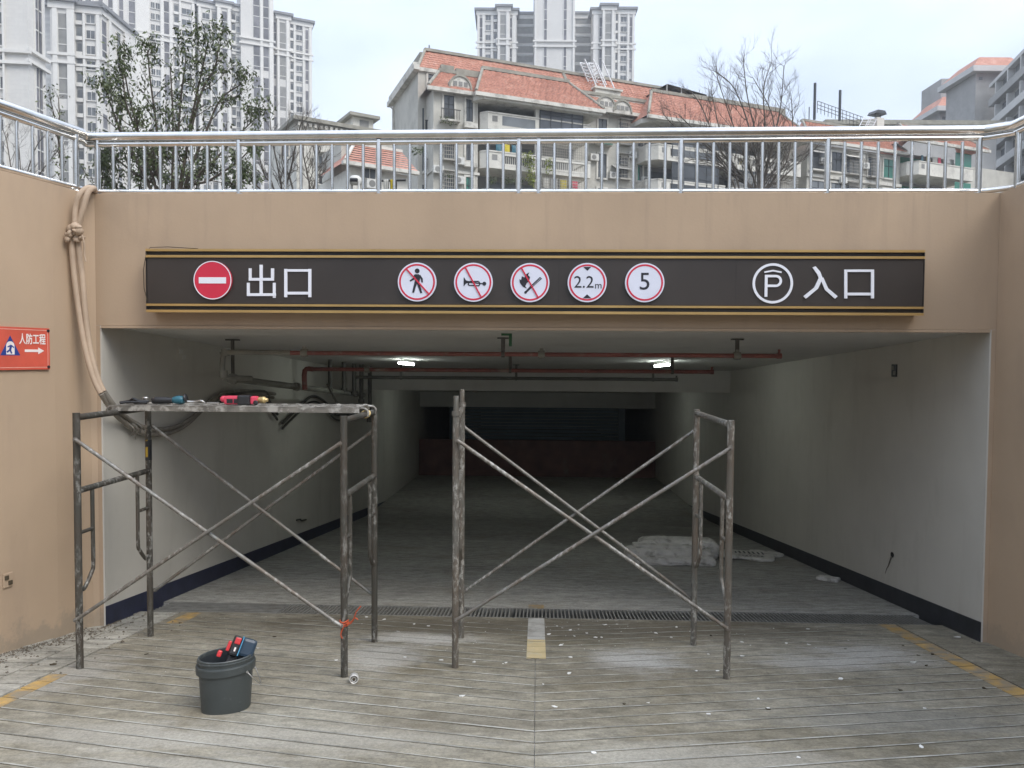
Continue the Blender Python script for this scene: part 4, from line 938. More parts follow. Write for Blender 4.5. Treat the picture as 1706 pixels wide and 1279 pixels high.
for px_, py_ in ((742, 198), (752, 200), (748, 292), (820, 300), (850, 300), (700, 250), (690, 252), (865, 302)):
    v_ = v1-.5 if px_ < 790 else v2-.2; u, z = UZ(px_, py_, v_); leaf_cloud(b, (u, v_, z), (.5, .3, .35), 60, .2, rg, .1)
o = put('window_plants', b, M['leaf'], ap, local=True); o['kind'] = 'stuff'

# ---------------------------------------------------------------- grey stepped block at the right edge
P0 = at_d(1617, 300, 103); gb = empty('stepped_block', (P0.x, P0.y, GZ), 'grey stepped block with red capped stair towers at the right edge', 'apartment block', None, YAW)
def gz(py, d=103): return 1.51+(599-py)/F_PX*d-GZ
def gx(px, d): p = at_d(px, 300, d); q = p-Vector((P0.x, P0.y, 0)); return q.x*cos(YAW)+q.y*sin(YAW)
def gy(d): return d-103
def gput(name, b, m): return put(name, b, m, gb, local=True)
def capped(px0, px1, d, py_e, py_t, dep, box=None):
    x0, x1 = gx(px0, d), gx(px1, d); y = gy(d)
    b = MB(); b.box((x0, y, 0), (x1, y+dep, gz(py_e, d))); gput('stair_tower', b, M['grey_block'])
    b = MB(); ze, zt_ = gz(py_e+2, d), gz(py_t, d); o_ = .75; i_ = 1.0
    lo = [(x0-o_, y-o_), (x1+o_, y-o_), (x1+o_, y+dep+o_), (x0-o_, y+dep+o_)]; hi = [(x0+i_, y+i_), (x1-i_*.2, y+i_), (x1-i_*.2, y+dep-i_), (x0+i_, y+dep-i_)]
    b.add([(p[0], p[1], ze) for p in lo]+[(p[0], p[1], zt_) for p in hi], [(0, 1, 5, 4), (1, 2, 6, 5), (2, 3, 7, 6), (3, 0, 4, 7), (4, 5, 6, 7)]); r_ = gput('tiled_cap', b, M['tile'])
    b = MB(); b.box((x0-o_-.15, y-o_-.15, ze-.75), (x1+o_+.15, y+dep+o_, ze)); put('eave', b, M['grey_light'], r_, local=True)
    b = MB(); b.box((x0+.4, y-.03, gz(py_e+22, d)), (x0+.9, y-.002, gz(py_e+17, d))); gput('window', b, M['glass'])
capped(1621, 1688, 103, 113, 93, 7); capped(1562, 1600, 118, 179, 160, 7)
b = MB(); b.box((gx(1563, 124), gy(124), gz(185, 124)), (gx(1616, 124), gy(124)+6, gz(134, 124))); gput('roof_box', b, M['grey_block'])
# long stepped side facing left: slabs, bands of windows
def sidewing(px0, d0, px1, d1, tops, label):
    a, c = at_d(px0, 300, d0), at_d(px1, 300, d1)
    def L_(p): q = p-Vector((P0.x, P0.y, 0)); return Vector((q.x*cos(YAW)+q.y*sin(YAW), -q.x*sin(YAW)+q.y*cos(YAW), 0))
    a, c = L_(a), L_(c); e = (c-a).normalized(); n = Vector((-e.y, e.x, 0)) 
    Xf = Matrix((e, n, Vector((0, 0, 1)))).transposed().to_4x4(); Xf.translation = a; Ln = (c-a).length
    ztop = gz(tops, d0)
    b = MB(); b.box((0, 0, 0), (Ln, 12, ztop), Xf); gput('wall', b, M['grey_block'])
    b = MB(); b.add([Xf @ Vector(p) for p in ((-.3, -.6, ztop), (Ln, -.6, ztop), (Ln, 2.2, ztop+2.6), (-.3, 2.2, ztop+2.6), (-.3, 12, ztop))], [(0, 1, 2, 3), (0, 3, 4)]); r_ = gput('tiled_slope', b, M['tile'])
    b = MB(); b.box((-.4, -.8, ztop-.5), (Ln, -.05, ztop-.02), Xf); put('eave', b, M['grey_light'], r_, local=True)
    z = ztop-2.9; k = 0
    while z > 4:
        b = MB(); b.box((-.05, -.9, z-.25), (Ln, -.003, z+.75), Xf); o = gput('balcony', b, M['grey_light'] if k % 2 else M['grey_block'])
        for i in range(int(Ln/2.2)):
            b = MB(); b.box((.4+i*2.2, -.04, z+.76), (2.0+i*2.2, -.004, z+2.3), Xf); gput('window', b, M['glass'])
        for i in range(int(Ln/4.4)):
            b = MB(); b.box((2.05+i*4.4, -.8, z+.75), (2.35+i*4.4, -.005, z+2.4), Xf); gput('fin', b, M['grey_light'])
        z -= 3.0; k += 1
sidewing(1656, 101, 1745, 84, 140, '')
sidewing(1586, 121, 1640, 106, 201, '')
u = at_d(1590, 215, 75)
sd_ = empty('flat_roof_block', at_d(1530, 320, 88)*1, 'low dark flat roofed building in front of the grey block', 'building', None, YAW); sd_.location.z = GZ
b = MB(); zf = 1.51+(599-205)/F_PX*88-GZ; b.box((-11, 0, 0), (9, 8, zf-.5)); put('wall', b, M['grey_block'], sd_, local=True); b = MB(); b.box((-11.4, -.8, zf-.5), (9.4, 8.2, zf)); put('roof_slab', b, M['moss'], sd_, local=True)

# ---------------------------------------------------------------- low houses seen left of the centre through the railing
def house_frame(px0, d0, px1, d1, name, label, cat):
    a, c = at_d(px0, 300, d0), at_d(px1, 300, d1); e, n, Ln, rot = frame_of(a, c)
    t = empty(name, (a.x, a.y, GZ), label, cat, None, rot)
    def q(px, py, v=0):
        r = ray(px, py); o = Vector((a.x, a.y, 0))+n*v; tt = o.dot(n)/r.dot(n); p = CAM+r*tt; return ((p-o).dot(e), p.z-GZ)
    return t, q, Ln
t1h, q1, L1 = house_frame(512, 70, 655, 74.5, 'cornice_house', 'beige house with a dentil cornice and small roof hut left of the apartment house', 'house')
zt1 = q1(520, 205)[1]
b = MB(); b.box((-1, 0, 0), (L1, 10, zt1)); put('wall', b, M['mid2'], t1h, local=True)
b = MB(); b.box((-1.4, -.5, zt1), (L1, 10.2, zt1+.35)); put('cornice', b, M['moss'], t1h, local=True)
b = MB()
for i in range(int(L1/.5)): b.box((-.9+i*.5, -.3, zt1-.45), (-.65+i*.5, -.002, zt1-.1))
put('dentils', b, M['midtrim'], t1h, local=True)
ua, za = q1(588, 212, 3); ub, zb_ = q1(622, 195, 3)
b = MB(); b.box((ua, 3, zt1+.3), (ub, 6, zb_-.3)); o = put('roof_hut', b, M['mid2'], t1h, local=True); b = MB(); b.box((ua-.5, 2.4, zb_-.3), (ub+.5, 6.5, zb_)); put('hut_roof', b, M['moss'], o, local=True)
b = MB(); b.box((ua+.7, 2.97, zt1+1.0), (ub-.5, 2.998, zt1+2.1)); put('hut_window', b, M['recess'], o, local=True)
for i, (pa, pb, ya, yb) in enumerate(((531, 544, 280, 262), (531, 546, 306, 294), (470, 480, 260, 240), (531, 549, 251, 236))):
    ua, za = q1(pa, ya); ub, zb_ = q1(pb, yb)
    b = MB(); b.box((ua-.15, -.12, za-.15), (ub+.15, -.002, zb_+.15)); o = put('window', b, M['midtrim'], t1h, local=True); b = MB(); b.box((ua, -.14, za), (ub, -.121, zb_)); put('pane', b, M['glass'], o, local=True)
    if i == 0: b = MB(); b.prism([(ua-.4, zb_+.2), (ub+.4, zb_+.2), (ub+.2, zb_+.9), (ua, zb_+.9)], -1.0, -.01); put('awning', b, M['mid2'], t1h, local=True)
t2h, q2, L2 = house_frame(584, 46, 655, 47.5, 'tiled_house', 'small house with a red tiled hip roof behind the railing', 'house')
ze = q2(600, 275)[1]
b = MB(); b.box((0, 0, 0), (L2+1, 7, ze-.2)); put('wall', b, M['mid2'], t2h, local=True)
zt_ = q2(610, 244, 2)[1]; n = 8; b = MB()
for i in range(n):
    f0, f1 = i/n, (i+1)/n; b.quad((-.5+1.5*f0, -.5+2.5*f0, ze+(zt_-ze)*f0+.05), (L2+1.5, -.5+2.5*f0, ze+(zt_-ze)*f0+.05), (L2+1.5, -.5+2.5*f1, ze+(zt_-ze)*f1), (-.5+1.5*f1, -.5+2.5*f1, ze+(zt_-ze)*f1))
b.quad((-.5, -.5, ze), (1.0, 2, zt_), (-.5, 5, ze)); o = put('roof', b, M['tile'], t2h, local=True)
b = MB(); b.box((-.7, -.7, ze-.22), (L2+1.5, -.35, ze)); b.tube([(-.5, -.5, ze+.08), (1.0, 2.0, zt_+.08)], .12, 6); b.box((.9, 1.9, zt_-.02), (L2+1.5, 2.2, zt_+.16)); put('eave', b, M['midtrim'], o, local=True)
b = MB(); b.box((.2, 2.2, ze), (L2+1.5, 6, zt_+.12)); put('upper_wall', b, M['mid'], t2h, local=True)
b = MB(); zz0 = zt_+.12; b.quad((0.1, 2.0, zz0), (L2+1.5, 2.0, zz0), (L2+1.5, 4.0, zz0+.42), (1.2, 4.0, zz0+.42)); put('upper_roof', b, M['tile'], t2h, local=True)
ua, za = q2(606, 296); ub, zb_ = q2(624, 278)
b = MB(); b.box((ua-.08, -.08, za-.08), (ub+.08, -.002, zb_+.08)); o = put('window', b, M['midtrim'], t2h, local=True); b = MB(); b.box((ua, -.1, za), ((ua+ub)/2-.03, -.081, zb_)); b.box(((ua+ub)/2+.03, -.1, za), (ub, -.081, zb_)); put('pane', b, M['glass'], o, local=True)
u, z = q2(621, 306, -.3); b = MB(); b.bbox((u, -.2, z), (.8, .32, .58), .1); o = put('air_conditioner', b, M['ac'], t2h, local=True); b = MB(); b.lathe([(.21, 0), (.21, .012)], 16, Matrix.Translation((u-.05, -.365, z)) @ Matrix.Rotation(radians(90), 4, 'X')); put('fan_grille', b, M['recess'], o, local=True)
# pale low wall behind the foliage on the left
lo = empty('boundary_wall', at_d(-60, 320, 40), 'low pale boundary wall behind the bushes', 'wall', None, YAW); lo.location.z = GZ
b = MB(); b.box((-2, 0, 0), (26, .3, 4.6)); put('panel', b, M['mid2'], lo, local=True); b = MB(); b.box((-2.1, -.08, 4.6), (26.1, .38, 4.75)); put('coping', b, M['midtrim'], lo, local=True)

# ================================================================== TREES
def branch(mb, p, d, ln, r, depth, rg, tips, spread=.5, up=.12, kids=(2, 4), shrink=.66, wig=.18):
    n = 4; pts = [p.copy()]; q = p.copy(); dd = d.copy()
    for i in range(n):
        dd = (dd+Vector((rg.uniform(-wig, wig), rg.uniform(-wig, wig), rg.uniform(-wig, wig)+up))).normalized(); q = q+dd*ln/n; pts.append(q.copy())
    rr = [r*(1-.55*i/n) for i in range(n+1)]; mb.tube(pts, rr, 5 if r > .012 else 4, cap=False)
    tips.append((pts, dd, r))
    if depth <= 0: return
    for k in range(rg.randint(*kids)):
        f = rg.uniform(.25, 1); i = min(int(f*n), n-1); s = pts[i].lerp(pts[i+1], f*n-i)
        a = dd.orthogonal().normalized(); a.rotate(Quaternion(dd, rg.uniform(0, 6.28))); nd = (dd+a*rg.uniform(spread*.6, spread*1.5)).normalized()
        branch(mb, s, nd, ln*shrink*rg.uniform(.7, 1.2), r*.58, depth-1, rg, tips, spread, up, kids, shrink, wig)
def tree(name, label, cat, d, stems, seed, leaves=None, depth=3, r0=.035, group=None, twig=.55, lsize=.09, ldens=1.0, m=None, kids=(2, 4), spread=.5, up=.1, lm=None, dens=(0, 1, 1, 2)):
    rg = random.Random(seed); base = at_d(stems[0][0][0], stems[0][0][1], d); base.z = GZ
    t = empty(name, base, label, cat, group); trunk = MB(); twigs = MB(); tips = []
    for st in stems:
        dj = rg.uniform(-.05, .05)*d
        pts = [at_d(x, y, d+dj*i/len(st)) for i, (x, y) in enumerate(st)]
        if pts[0].z < 4.0+d*.1: pts = [Vector((base.x+(pts[0].x-base.x)*.6, base.y, GZ-.1))]+pts
        pts = smooth_path(pts, 5); n = len(pts); rr = [r0*(1-.72*i/(n-1)) for i in range(n)]
        trunk.tube(pts, rr, 7, cap=False)
        for i in range(int(n*.30), n):
            for _ in range(rg.choice(dens) if i < n-1 else 3):
                dd = (pts[i]-pts[i-1]).normalized(); a = dd.orthogonal().normalized(); a.rotate(Quaternion(dd, rg.uniform(0, 6.28)))
                branch(twigs, pts[i], (dd+a*rg.uniform(.5, 1.3)).normalized(), twig*rg.uniform(.6, 1.2)*(1.15-.4*i/n), rr[i]*.5, depth-1, rg, tips, spread, up, kids)
    put('trunk', trunk, m or M['bark'], t); put('branches', twigs, m or M['bark'], t)
    if leaves:
        lf = MB()
        for pts, dd, r in tips:
            if r > r0*.5: continue
            zz = pts[-1]; 
            w_ = leaves(zz)
            for p in pts[1:]:
                k = w_*ldens
                while k > rg.random():
                    k -= 1; leaf(lf, p+Vector((rg.gauss(0, .05), rg.gauss(0, .05), rg.gauss(0, .05))), lsize*rg.uniform(.6, 1.25), rg, .55)
        o = put('leaves', lf, lm or M['leaf'], t); o['kind'] = 'stuff'
    return t
tree('leafy_tree', 'leafy multi stemmed tree with thin crown behind the left part of the railing', 'tree', 14,
     [[(262, 332), (240, 255), (215, 160), (206, 105)], [(268, 332), (262, 225), (250, 130), (246, 85)], [(300, 332), (318, 205), (335, 125), (346, 72)], [(303, 332), (345, 215), (368, 165), (402, 140)], [(255, 332), (210, 240), (192, 195), (182, 165)], [(286, 332), (288, 205), (284, 115)], [(305, 332), (362, 262), (400, 222), (424, 198)], [(272, 332), (238, 240), (212, 180), (205, 130)], [(296, 332), (330, 170), (358, 112), (364, 72)], [(290, 332), (300, 180), (310, 95)], [(270, 332), (225, 290), (195, 265), (182, 248)], [(300, 332), (350, 300), (395, 270), (415, 250)]],
     3, leaves=lambda p: 1.0, depth=3, r0=.034, twig=.44, lsize=.086, ldens=1.15, kids=(1, 3))
tree('leafy_tree', 'slim leafy sapling standing beside the left wing railing', 'tree', 13, [[(105, 330), (100, 260), (92, 200), (82, 160)], [(105, 330), (98, 230), (99, 190), (97, 160)]], 8, leaves=lambda p: .5, depth=2, r0=.018, twig=.16, lsize=.075, ldens=.6)
tree('bare_bush', 'bare twiggy bush behind the left wing railing', 'bush', 13, [[(30, 340), (20, 290), (12, 240), (5, 215)], [(40, 340), (45, 290), (60, 245), (75, 225)], [(50, 340), (60, 300), (85, 265), (105, 240)], [(35, 340), (34, 280), (30, 225)]], 12, depth=3, r0=.016, twig=.30, m=M['bark_pale'])
tree('bare_bush', 'bare slender saplings behind the railing between the leafy tree and the red roof', 'bush', 17, [[(470, 335), (465, 290), (455, 240), (450, 200)], [(475, 335), (485, 280), (495, 230), (505, 195)], [(515, 335), (512, 290), (505, 250), (512, 205)], [(520, 335), (528, 280), (522, 240), (530, 215)], [(460, 335), (440, 290), (430, 250)], [(490, 335), (470, 260), (478, 210)]], 21, depth=3, r0=.03, twig=.40, m=M['bark_pale'])
tree('leafy_bush', 'dark leafy bush low behind the railing at the foot of the leafy tree', 'bush', 15, [[(200, 345), (190, 300), (178, 275)], [(230, 345), (235, 300), (240, 265)], [(320, 345), (330, 300), (345, 270)], [(380, 345), (390, 310), (405, 290)], [(430, 345), (425, 305), (412, 285)], [(170, 345), (170, 300), (176, 265)], [(270, 345), (275, 300), (262, 270)]], 31, leaves=lambda p: 1.0, depth=3, r0=.025, twig=.26, lsize=.085, ldens=.8)
tree('bare_tree', 'wide bare winter tree right of centre in front of the apartment house', 'tree', 21,
     [[(1262, 335), (1240, 260), (1215, 190), (1195, 130)], [(1265, 335), (1262, 240), (1245, 160), (1238, 95)], [(1270, 335), (1285, 250), (1300, 180), (1306, 110)], [(1258, 335), (1215, 280), (1165, 225), (1130, 190)], [(1255, 335), (1200, 250), (1170, 180), (1150, 150)], [(1275, 335), (1310, 270), (1320, 210), (1318, 160)], [(1264, 335), (1255, 240), (1225, 150), (1190, 118)], [(1268, 335), (1275, 230), (1272, 150), (1285, 105)], [(1260, 335), (1230, 300), (1190, 270), (1150, 265)], [(1268, 335), (1300, 300), (1340, 262), (1362, 245)], [(1266, 335), (1290, 210), (1255, 130)], [(1230, 335), (1185, 250), (1130, 215), (1105, 190)], [(1235, 335), (1200, 220), (1185, 150)]],
     41, depth=3, r0=.034, twig=.66, m=M['bark_pale'], kids=(2, 4), up=.08, dens=(1, 1, 2, 2))
# white stool and drying cloths beyond the railing
wq = at_d(592, 312, 9.5); st = empty('stool', (wq.x, wq.y, GZ), 'small white stool with a dark seat beyond the railing', 'stool')
zs = at_d(592, 300, 9.5).z
b = MB()
for sx in (-1, 1):
    for sy in (-1, 1): b.tube([(wq.x+sx*.06, wq.y+sy*.06, zs-.03), (wq.x+sx*.085, wq.y+sy*.085, GZ)], .016, 6)
put('legs', b, M['ac'], st); b = MB(); b.lathe([(.001, .055), (.05, .05), (.08, .02), (.085, -.03), (.075, -.05)], 16, Matrix.Translation((wq.x, wq.y, zs))); put('shell', b, M['ac'], st); b = MB(); b.bbox((wq.x, wq.y-.07, zs-.015), (.10, .05, .045), .3); put('dark_opening', b, M['blackplastic'], st)
a_, c_ = at_d(632, 301, 11), at_d(676, 300, 11); rk = empty('drying_rack', ((a_.x+c_.x)/2, a_.y, GZ), 'black drying pole with a yellow and a white cloth beyond the railing', 'drying rack')
b = MB(); b.tube([a_, c_], .016, 6); b.tube([(a_.x+.25, a_.y, a_.z), (a_.x+.25, a_.y, GZ)], .012, 6); b.tube([(c_.x-.15, c_.y, c_.z), (c_.x-.15, c_.y, GZ)], .012, 6); put('pole', b, M['railiron'], rk)
for pa, pb, m_, nm in ((640, 649, M['ac'], 'white_cloth'), (651, 660, M['cloth_y'], 'yellow_cloth')):
    p0, p1 = at_d(pa, 303, 11), at_d(pb, 303, 11); b = MB(); n = 8
    for i in range(n):
        x0, x1 = p0.x+(p1.x-p0.x)*i/n, p0.x+(p1.x-p0.x)*(i+1)/n; y0, y1 = p0.y-.03+.02*sin(i*2.1), p0.y-.03+.02*sin((i+1)*2.1); b.quad((x0, y0, GZ+.75), (x1, y1, GZ+.75), (x1, y1-.01, a_.z+.01), (x0, y0-.01, a_.z+.01))
        b.quad((x0, y0+.05, GZ+.8), (x1, y1+.05, GZ+.8), (x1, y1-.01, a_.z+.01), (x0, y0-.01, a_.z+.01))
    put(nm, b, m_, rk)

#>>FAR
# blocks added out of view round the ramp, to darken the railing's reflections
for x0, x1, y0, y1, h_, lab in ((-46, -26, -30, 30, 8, 'plain grey block added left of the ramp for reflections'), (24, 44, -34, 24, 8, 'plain grey block added right of the ramp for reflections'), (-22, -2, -60, -48, 13, 'plain grey block added behind the viewpoint on the left for reflections'), (8, 30, -64, -50, 11, 'plain grey block added behind the viewpoint on the right for reflections')):
    nbk = empty('reflection_block', ((x0+x1)/2, y0, GZ), lab, 'building')
    b = MB(); b.box((x0, y0, GZ), (x1, y1, GZ+h_)); put('wall', b, M['grey_block'], nbk)
    b = MB(); b.box((x0-.4, y0-.4, GZ+h_), (x1+.4, y1+.4, GZ+h_+.4)); put('roof_slab', b, M['moss'], nbk)
# ================================================================== HAZE
hm, ht, hb = nodes_of('thin_haze'); ht.nodes.remove(hb); hv = ht.nodes.new('ShaderNodeVolumePrincipled')
hv.inputs['Color'].default_value = (.93, .96, 1.0, 1); hv.inputs['Density'].default_value = HAZE; hv.inputs['Anisotropy'].default_value = .2
ht.links.new(hv.outputs['Volume'], ht.nodes['Material Output'].inputs['Volume'])
b = MB(); b.box((-310, -130, -5.5), (310, 350, 140)); o = put('haze', b, hm); o['kind'] = 'stuff'
# ================================================================== RAILING
RY = D+.10
def rt(x): return .030*min(1, max(0, (x+3.6)/7.2))
def railing(label, path, posts, bal, with_top=True):
    """path: 2 plan points or more; posts / bal: plan points"""
    p0 = path[0]; t = empty('railing', (p0[0], p0[1], WZ), label, 'railing', 'stainless steel railings round the ramp')
    b = MB(); b.tube([(x, y, 3.245+rt(x)) for x, y in path], .036, 14); put('top_rail', b, M['steel'], t)
    b = MB(); b.tube([(x, y, 3.185+rt(x)) for x, y in path], .020, 10); put('upper_rail', b, M['steel'], t)
    b = MB(); b.tube([(x, y, 2.808) for x, y in path], .021, 10); put('bottom_rail', b, M['steel'], t)
    pr = None
    for (x, y) in posts:
        if pr is None:
            b = MB(); b.tube([(0, 0, WZ-.02-WZ), (0, 0, 3.215-WZ)], .0225, 12); b.lathe([(.04, 0.0), (.04, .006), (.024, .012)], 14)
            pr = put('post', b, M['steel'], t, local=True); o = pr
        else: o = copy_to(pr, t)
        o.location = (x-p0[0], y-p0[1], 0)
    br_ = None
    for (x, y) in bal:
        if br_ is None:
            b = MB(); b.tube([(0, 0, 2.808-WZ), (0, 0, 3.185-WZ)], .0125, 10); br_ = put('baluster', b, M['steel'], t, local=True); o = br_
        else: o = copy_to(br_, t)
        o.location = (x-p0[0], y-p0[1], 0)
    return t
def rx(px): return at_y(px, 300, RY).x
pp = [163, 398, 631, 864, 897, 1134, 1378, 1630]
posts = [(rx(p), RY) for p in pp]; bal = []
for a, b in zip(pp[:-1], pp[1:]):
    if b-a < 60: continue
    n = 9
    for i in range(1, n): bal.append((rx(a+(b-a)*i/n), RY))
cl = (rx(142), RY-.02); crn = (rx(1645), RY-.02)
railing('long straight railing on top of the portal wall', [(cl[0]+.03, RY), (crn[0]-.03, RY)], posts, bal)
def wingrail(label, start, fn, y_end, s):
    path = [(start[0]-s*.045, RY), (start[0]-s*.01, RY-.015), (fn(RY-.12)+s*.06, RY-.12)] + [(fn(y)+s*.06, y) for y in (5.2, 4, 2, 0, -4)]
    posts = []; bal = []
    y = RY-.17; k = 0
    while y > -3.9:
        (posts if k % 10 == 0 else bal).append((fn(y)+s*.06, y)); y -= .122; k += 1
    return railing(label, path, posts, bal)
wingrail('railing running forward along the left retaining wall', cl, lw, -4, -1)
wingrail('railing running forward along the right retaining wall', crn, lambda y: 3.51, -4, 1)

# ================================================================== BIG SIGN
SY = D-.13                       # front of the sign face
sc_ = at_y(892, 468, SY); sx0 = at_y(244, 470, SY).x; sx1 = at_y(1539, 470, SY).x
z_t = at_y(892, 415.5, SY).z; z_b = at_y(892, 522.5, SY).z
def zpx(y): return at_y(892, y, SY).z
sg = empty('entrance_sign', ((sx0+sx1)/2, D, z_b), 'long dark sign over the tunnel mouth with gold trims and white symbols', 'sign')
b = MB(); b.box((sx0+.004, SY+.012, z_b+.006), (sx1-.004, D-.001, z_t-.006)); put('backing', b, M['sign_black'], sg)
b = MB(); b.box((sx0+.006, SY, zpx(507.5)), (sx1-.006, SY+.011, zpx(430.5))); put('panel', b, M['sign_panel'], sg)
for px_ in (512, 931, 1226):
    b = MB(); q_ = at_y(px_, 470, SY).x; b.box((q_-.0012, SY-.0004, zpx(507)), (q_+.0012, SY+.001, zpx(431))); put('panel_seam', b, M['sign_black'], sg)
for (ya, yb) in ((415.5, 419.5), (426, 430), (508.3, 512), (518.5, 522.8)):
    b = MB(); b.box((sx0, SY-.012, zpx(yb)), (sx1, SY+.011, zpx(ya))); put('gold_trim', b, M['gold'], sg)
for xa in (sx0-.004, sx1-.004):
    b = MB(); b.box((xa, SY-.002, z_b+.012), (xa+.008, D-.002, z_t-.012)); put('end_cap', b, M['sign_black'], sg)
b = MB(); z0 = zpx(416)
pts = [at_y(243, 425, SY-.01), at_y(239, 450, SY-.004), at_y(240, 480, SY-.004), at_y(245, 500, SY-.01)]
b.tube(pts, .003, 5); pts = [at_y(243, 425, SY-.01), at_y(250, 412, SY+.03), at_y(280, 411, SY+.05), at_y(330, 414, SY+.05)]; b.tube(pts, .003, 5)
put('cable', b, M['leafdry'], sg)
_off = [0]
def P2(px, py): v = at_y(px, py, SY); return (v.x, v.z)
def poly_px(mb, pts, th=.008, base=0):
    _off[0] = (_off[0]+1) % 7; e = _off[0]*.0004
    mb.prism([P2(*p) for p in pts], SY-base-th-e, SY-base+.0005)
def letters(name, rects, label=None):
    b = MB()
    for r in rects:
        if len(r) == 4 and not isinstance(r[0], tuple): x0, y0, x1, y1 = r; poly_px(b, [(x0, y1), (x1, y1), (x1, y0), (x0, y0)])
        else: poly_px(b, r)
    return put(name, b, M['letter'], sg, label=label)
letters('character', [(433, 441, 438, 491), (415, 447, 419.5, 467), (415, 463, 457, 467.5), (452, 447, 457, 467), (412, 471, 416.5, 493), (412, 488.5, 460, 493), (455, 471, 459.5, 496)], 'white character meaning out')
letters('character', [(474, 448, 479, 495), (514, 448, 519, 495), (479, 448.5, 514, 452.5), (479, 486, 514, 490.5)], 'white character meaning opening after the out character')
letters('character', [[(1353, 445.5), (1358, 443.5), (1366, 453), (1370, 464), (1365, 467), (1361, 457)], [(1364, 462), (1370, 464), (1362, 481), (1342, 497.5), (1338, 493.5), (1356, 479)], [(1366, 464), (1371, 462), (1379, 480), (1395, 493.5), (1390.5, 497.5), (1374, 483)]], 'white character meaning in')
letters('character', [(1406, 449, 1411, 497), (1450.5, 449, 1455.5, 497), (1411, 449, 1450.5, 453), (1411, 487.5, 1450.5, 492)], 'white character meaning opening after the in character')
# parking symbol
def ringpts(cx, cy, r, n=40, a0=0, a1=2*pi): return [(cx+r*cos(a0+(a1-a0)*i/n), cy+r*sin(a0+(a1-a0)*i/n)) for i in range(n+1)]
def ring(mb, cx, cy, r0, r1, y0, y1, n=48):
    vs = []
    for (r, y) in ((r0, y0), (r1, y0), (r1, y1), (r0, y1)):
        for i in range(n): a = 2*pi*i/n; vs.append((cx+r*cos(a), y, cz_(cy, r, a)))
    fs = []
    for k in range(4):
        for i in range(n): fs.append((k*n+i, k*n+(i+1) % n, ((k+1) % 4)*n+(i+1) % n, ((k+1) % 4)*n+i))
    mb.add(vs, fs)
def cz_(c, r, a): return c+r*sin(a)
PXM = (sx1-sx0)/(1539-244)
pc = P2(1287, 472)
ps = put('parking_symbol', MB(), M['letter'], sg) if False else None
b = MB(); ring(b, pc[0], pc[1], 29*PXM, 33*PXM, SY-.008, SY)
def pq(dx, dy): return (pc[0]+dx*PXM, pc[1]+dy*PXM)
b.prism([pq(-13, -22), pq(-8.5, -22), pq(-8.5, 14), pq(-13, 14)], SY-.0082, SY)
b.prism([pq(-8.4, 14), pq(-8.4, 10), pq(5, 10), pq(5, 14)], SY-.0084, SY); b.prism([pq(-8.4, -2), pq(-8.4, -6), pq(5, -6), pq(5, -2)], SY-.0084, SY)
arc = [(5+10*cos(-pi/2+pi*i/10), 4+10*sin(-pi/2+pi*i/10)) for i in range(11)]; arci = [(5+6*cos(-pi/2+pi*i/10), 4+6*sin(-pi/2+pi*i/10)) for i in range(11)]
for i in range(10): b.prism([pq(*arc[i]), pq(*arc[i+1]), pq(*arci[i+1]), pq(*arci[i])], SY-.0084, SY)
b.prism([pq(-14, 19.5), pq(0, 22.2), pq(0, 19.6), pq(-14, 17)], SY-.0086, SY); b.prism([pq(0, 22.2), pq(14, 19.5), pq(14, 17), pq(0, 19.6)], SY-.0088, SY)
put('parking_symbol', b, M['letter'], sg, label='white letter P under a roof stroke inside a thin ring')
# roundels
def text_mesh(body, size, name, bold=0):
    cu = bpy.data.curves.new(name, 'FONT'); cu.body = body; cu.size = size; cu.extrude = 0; cu.align_x = 'CENTER'; cu.align_y = 'CENTER'; cu.resolution_u = 4; cu.offset = bold
    o = bpy.data.objects.new(name, cu); COL.objects.link(o)
    me = bpy.data.meshes.new_from_object(o.evaluated_get(bpy.context.evaluated_depsgraph_get()))
    bpy.data.objects.remove(o); bpy.data.curves.remove(cu); return me
def put_text(body, size, name, m, parent, loc, rot=(radians(90), 0, 0), th=.0015):
    me = text_mesh(body, size, name); bm = bmesh.new(); bm.from_mesh(me)
    g = bmesh.ops.extrude_face_region(bm, geom=bm.faces[:]); bmesh.ops.translate(bm, verts=[v for v in g['geom'] if isinstance(v, bmesh.types.BMVert)], vec=(0, 0, th))
    bmesh.ops.recalc_face_normals(bm, faces=bm.faces); bm.to_mesh(me); bm.free(); me.materials.append(m); me.name = name
    o = bpy.data.objects.new(name, me); COL.objects.link(o); o.parent = parent; o.location = Vector(loc)-wloc(parent); o.rotation_euler = rot; return o
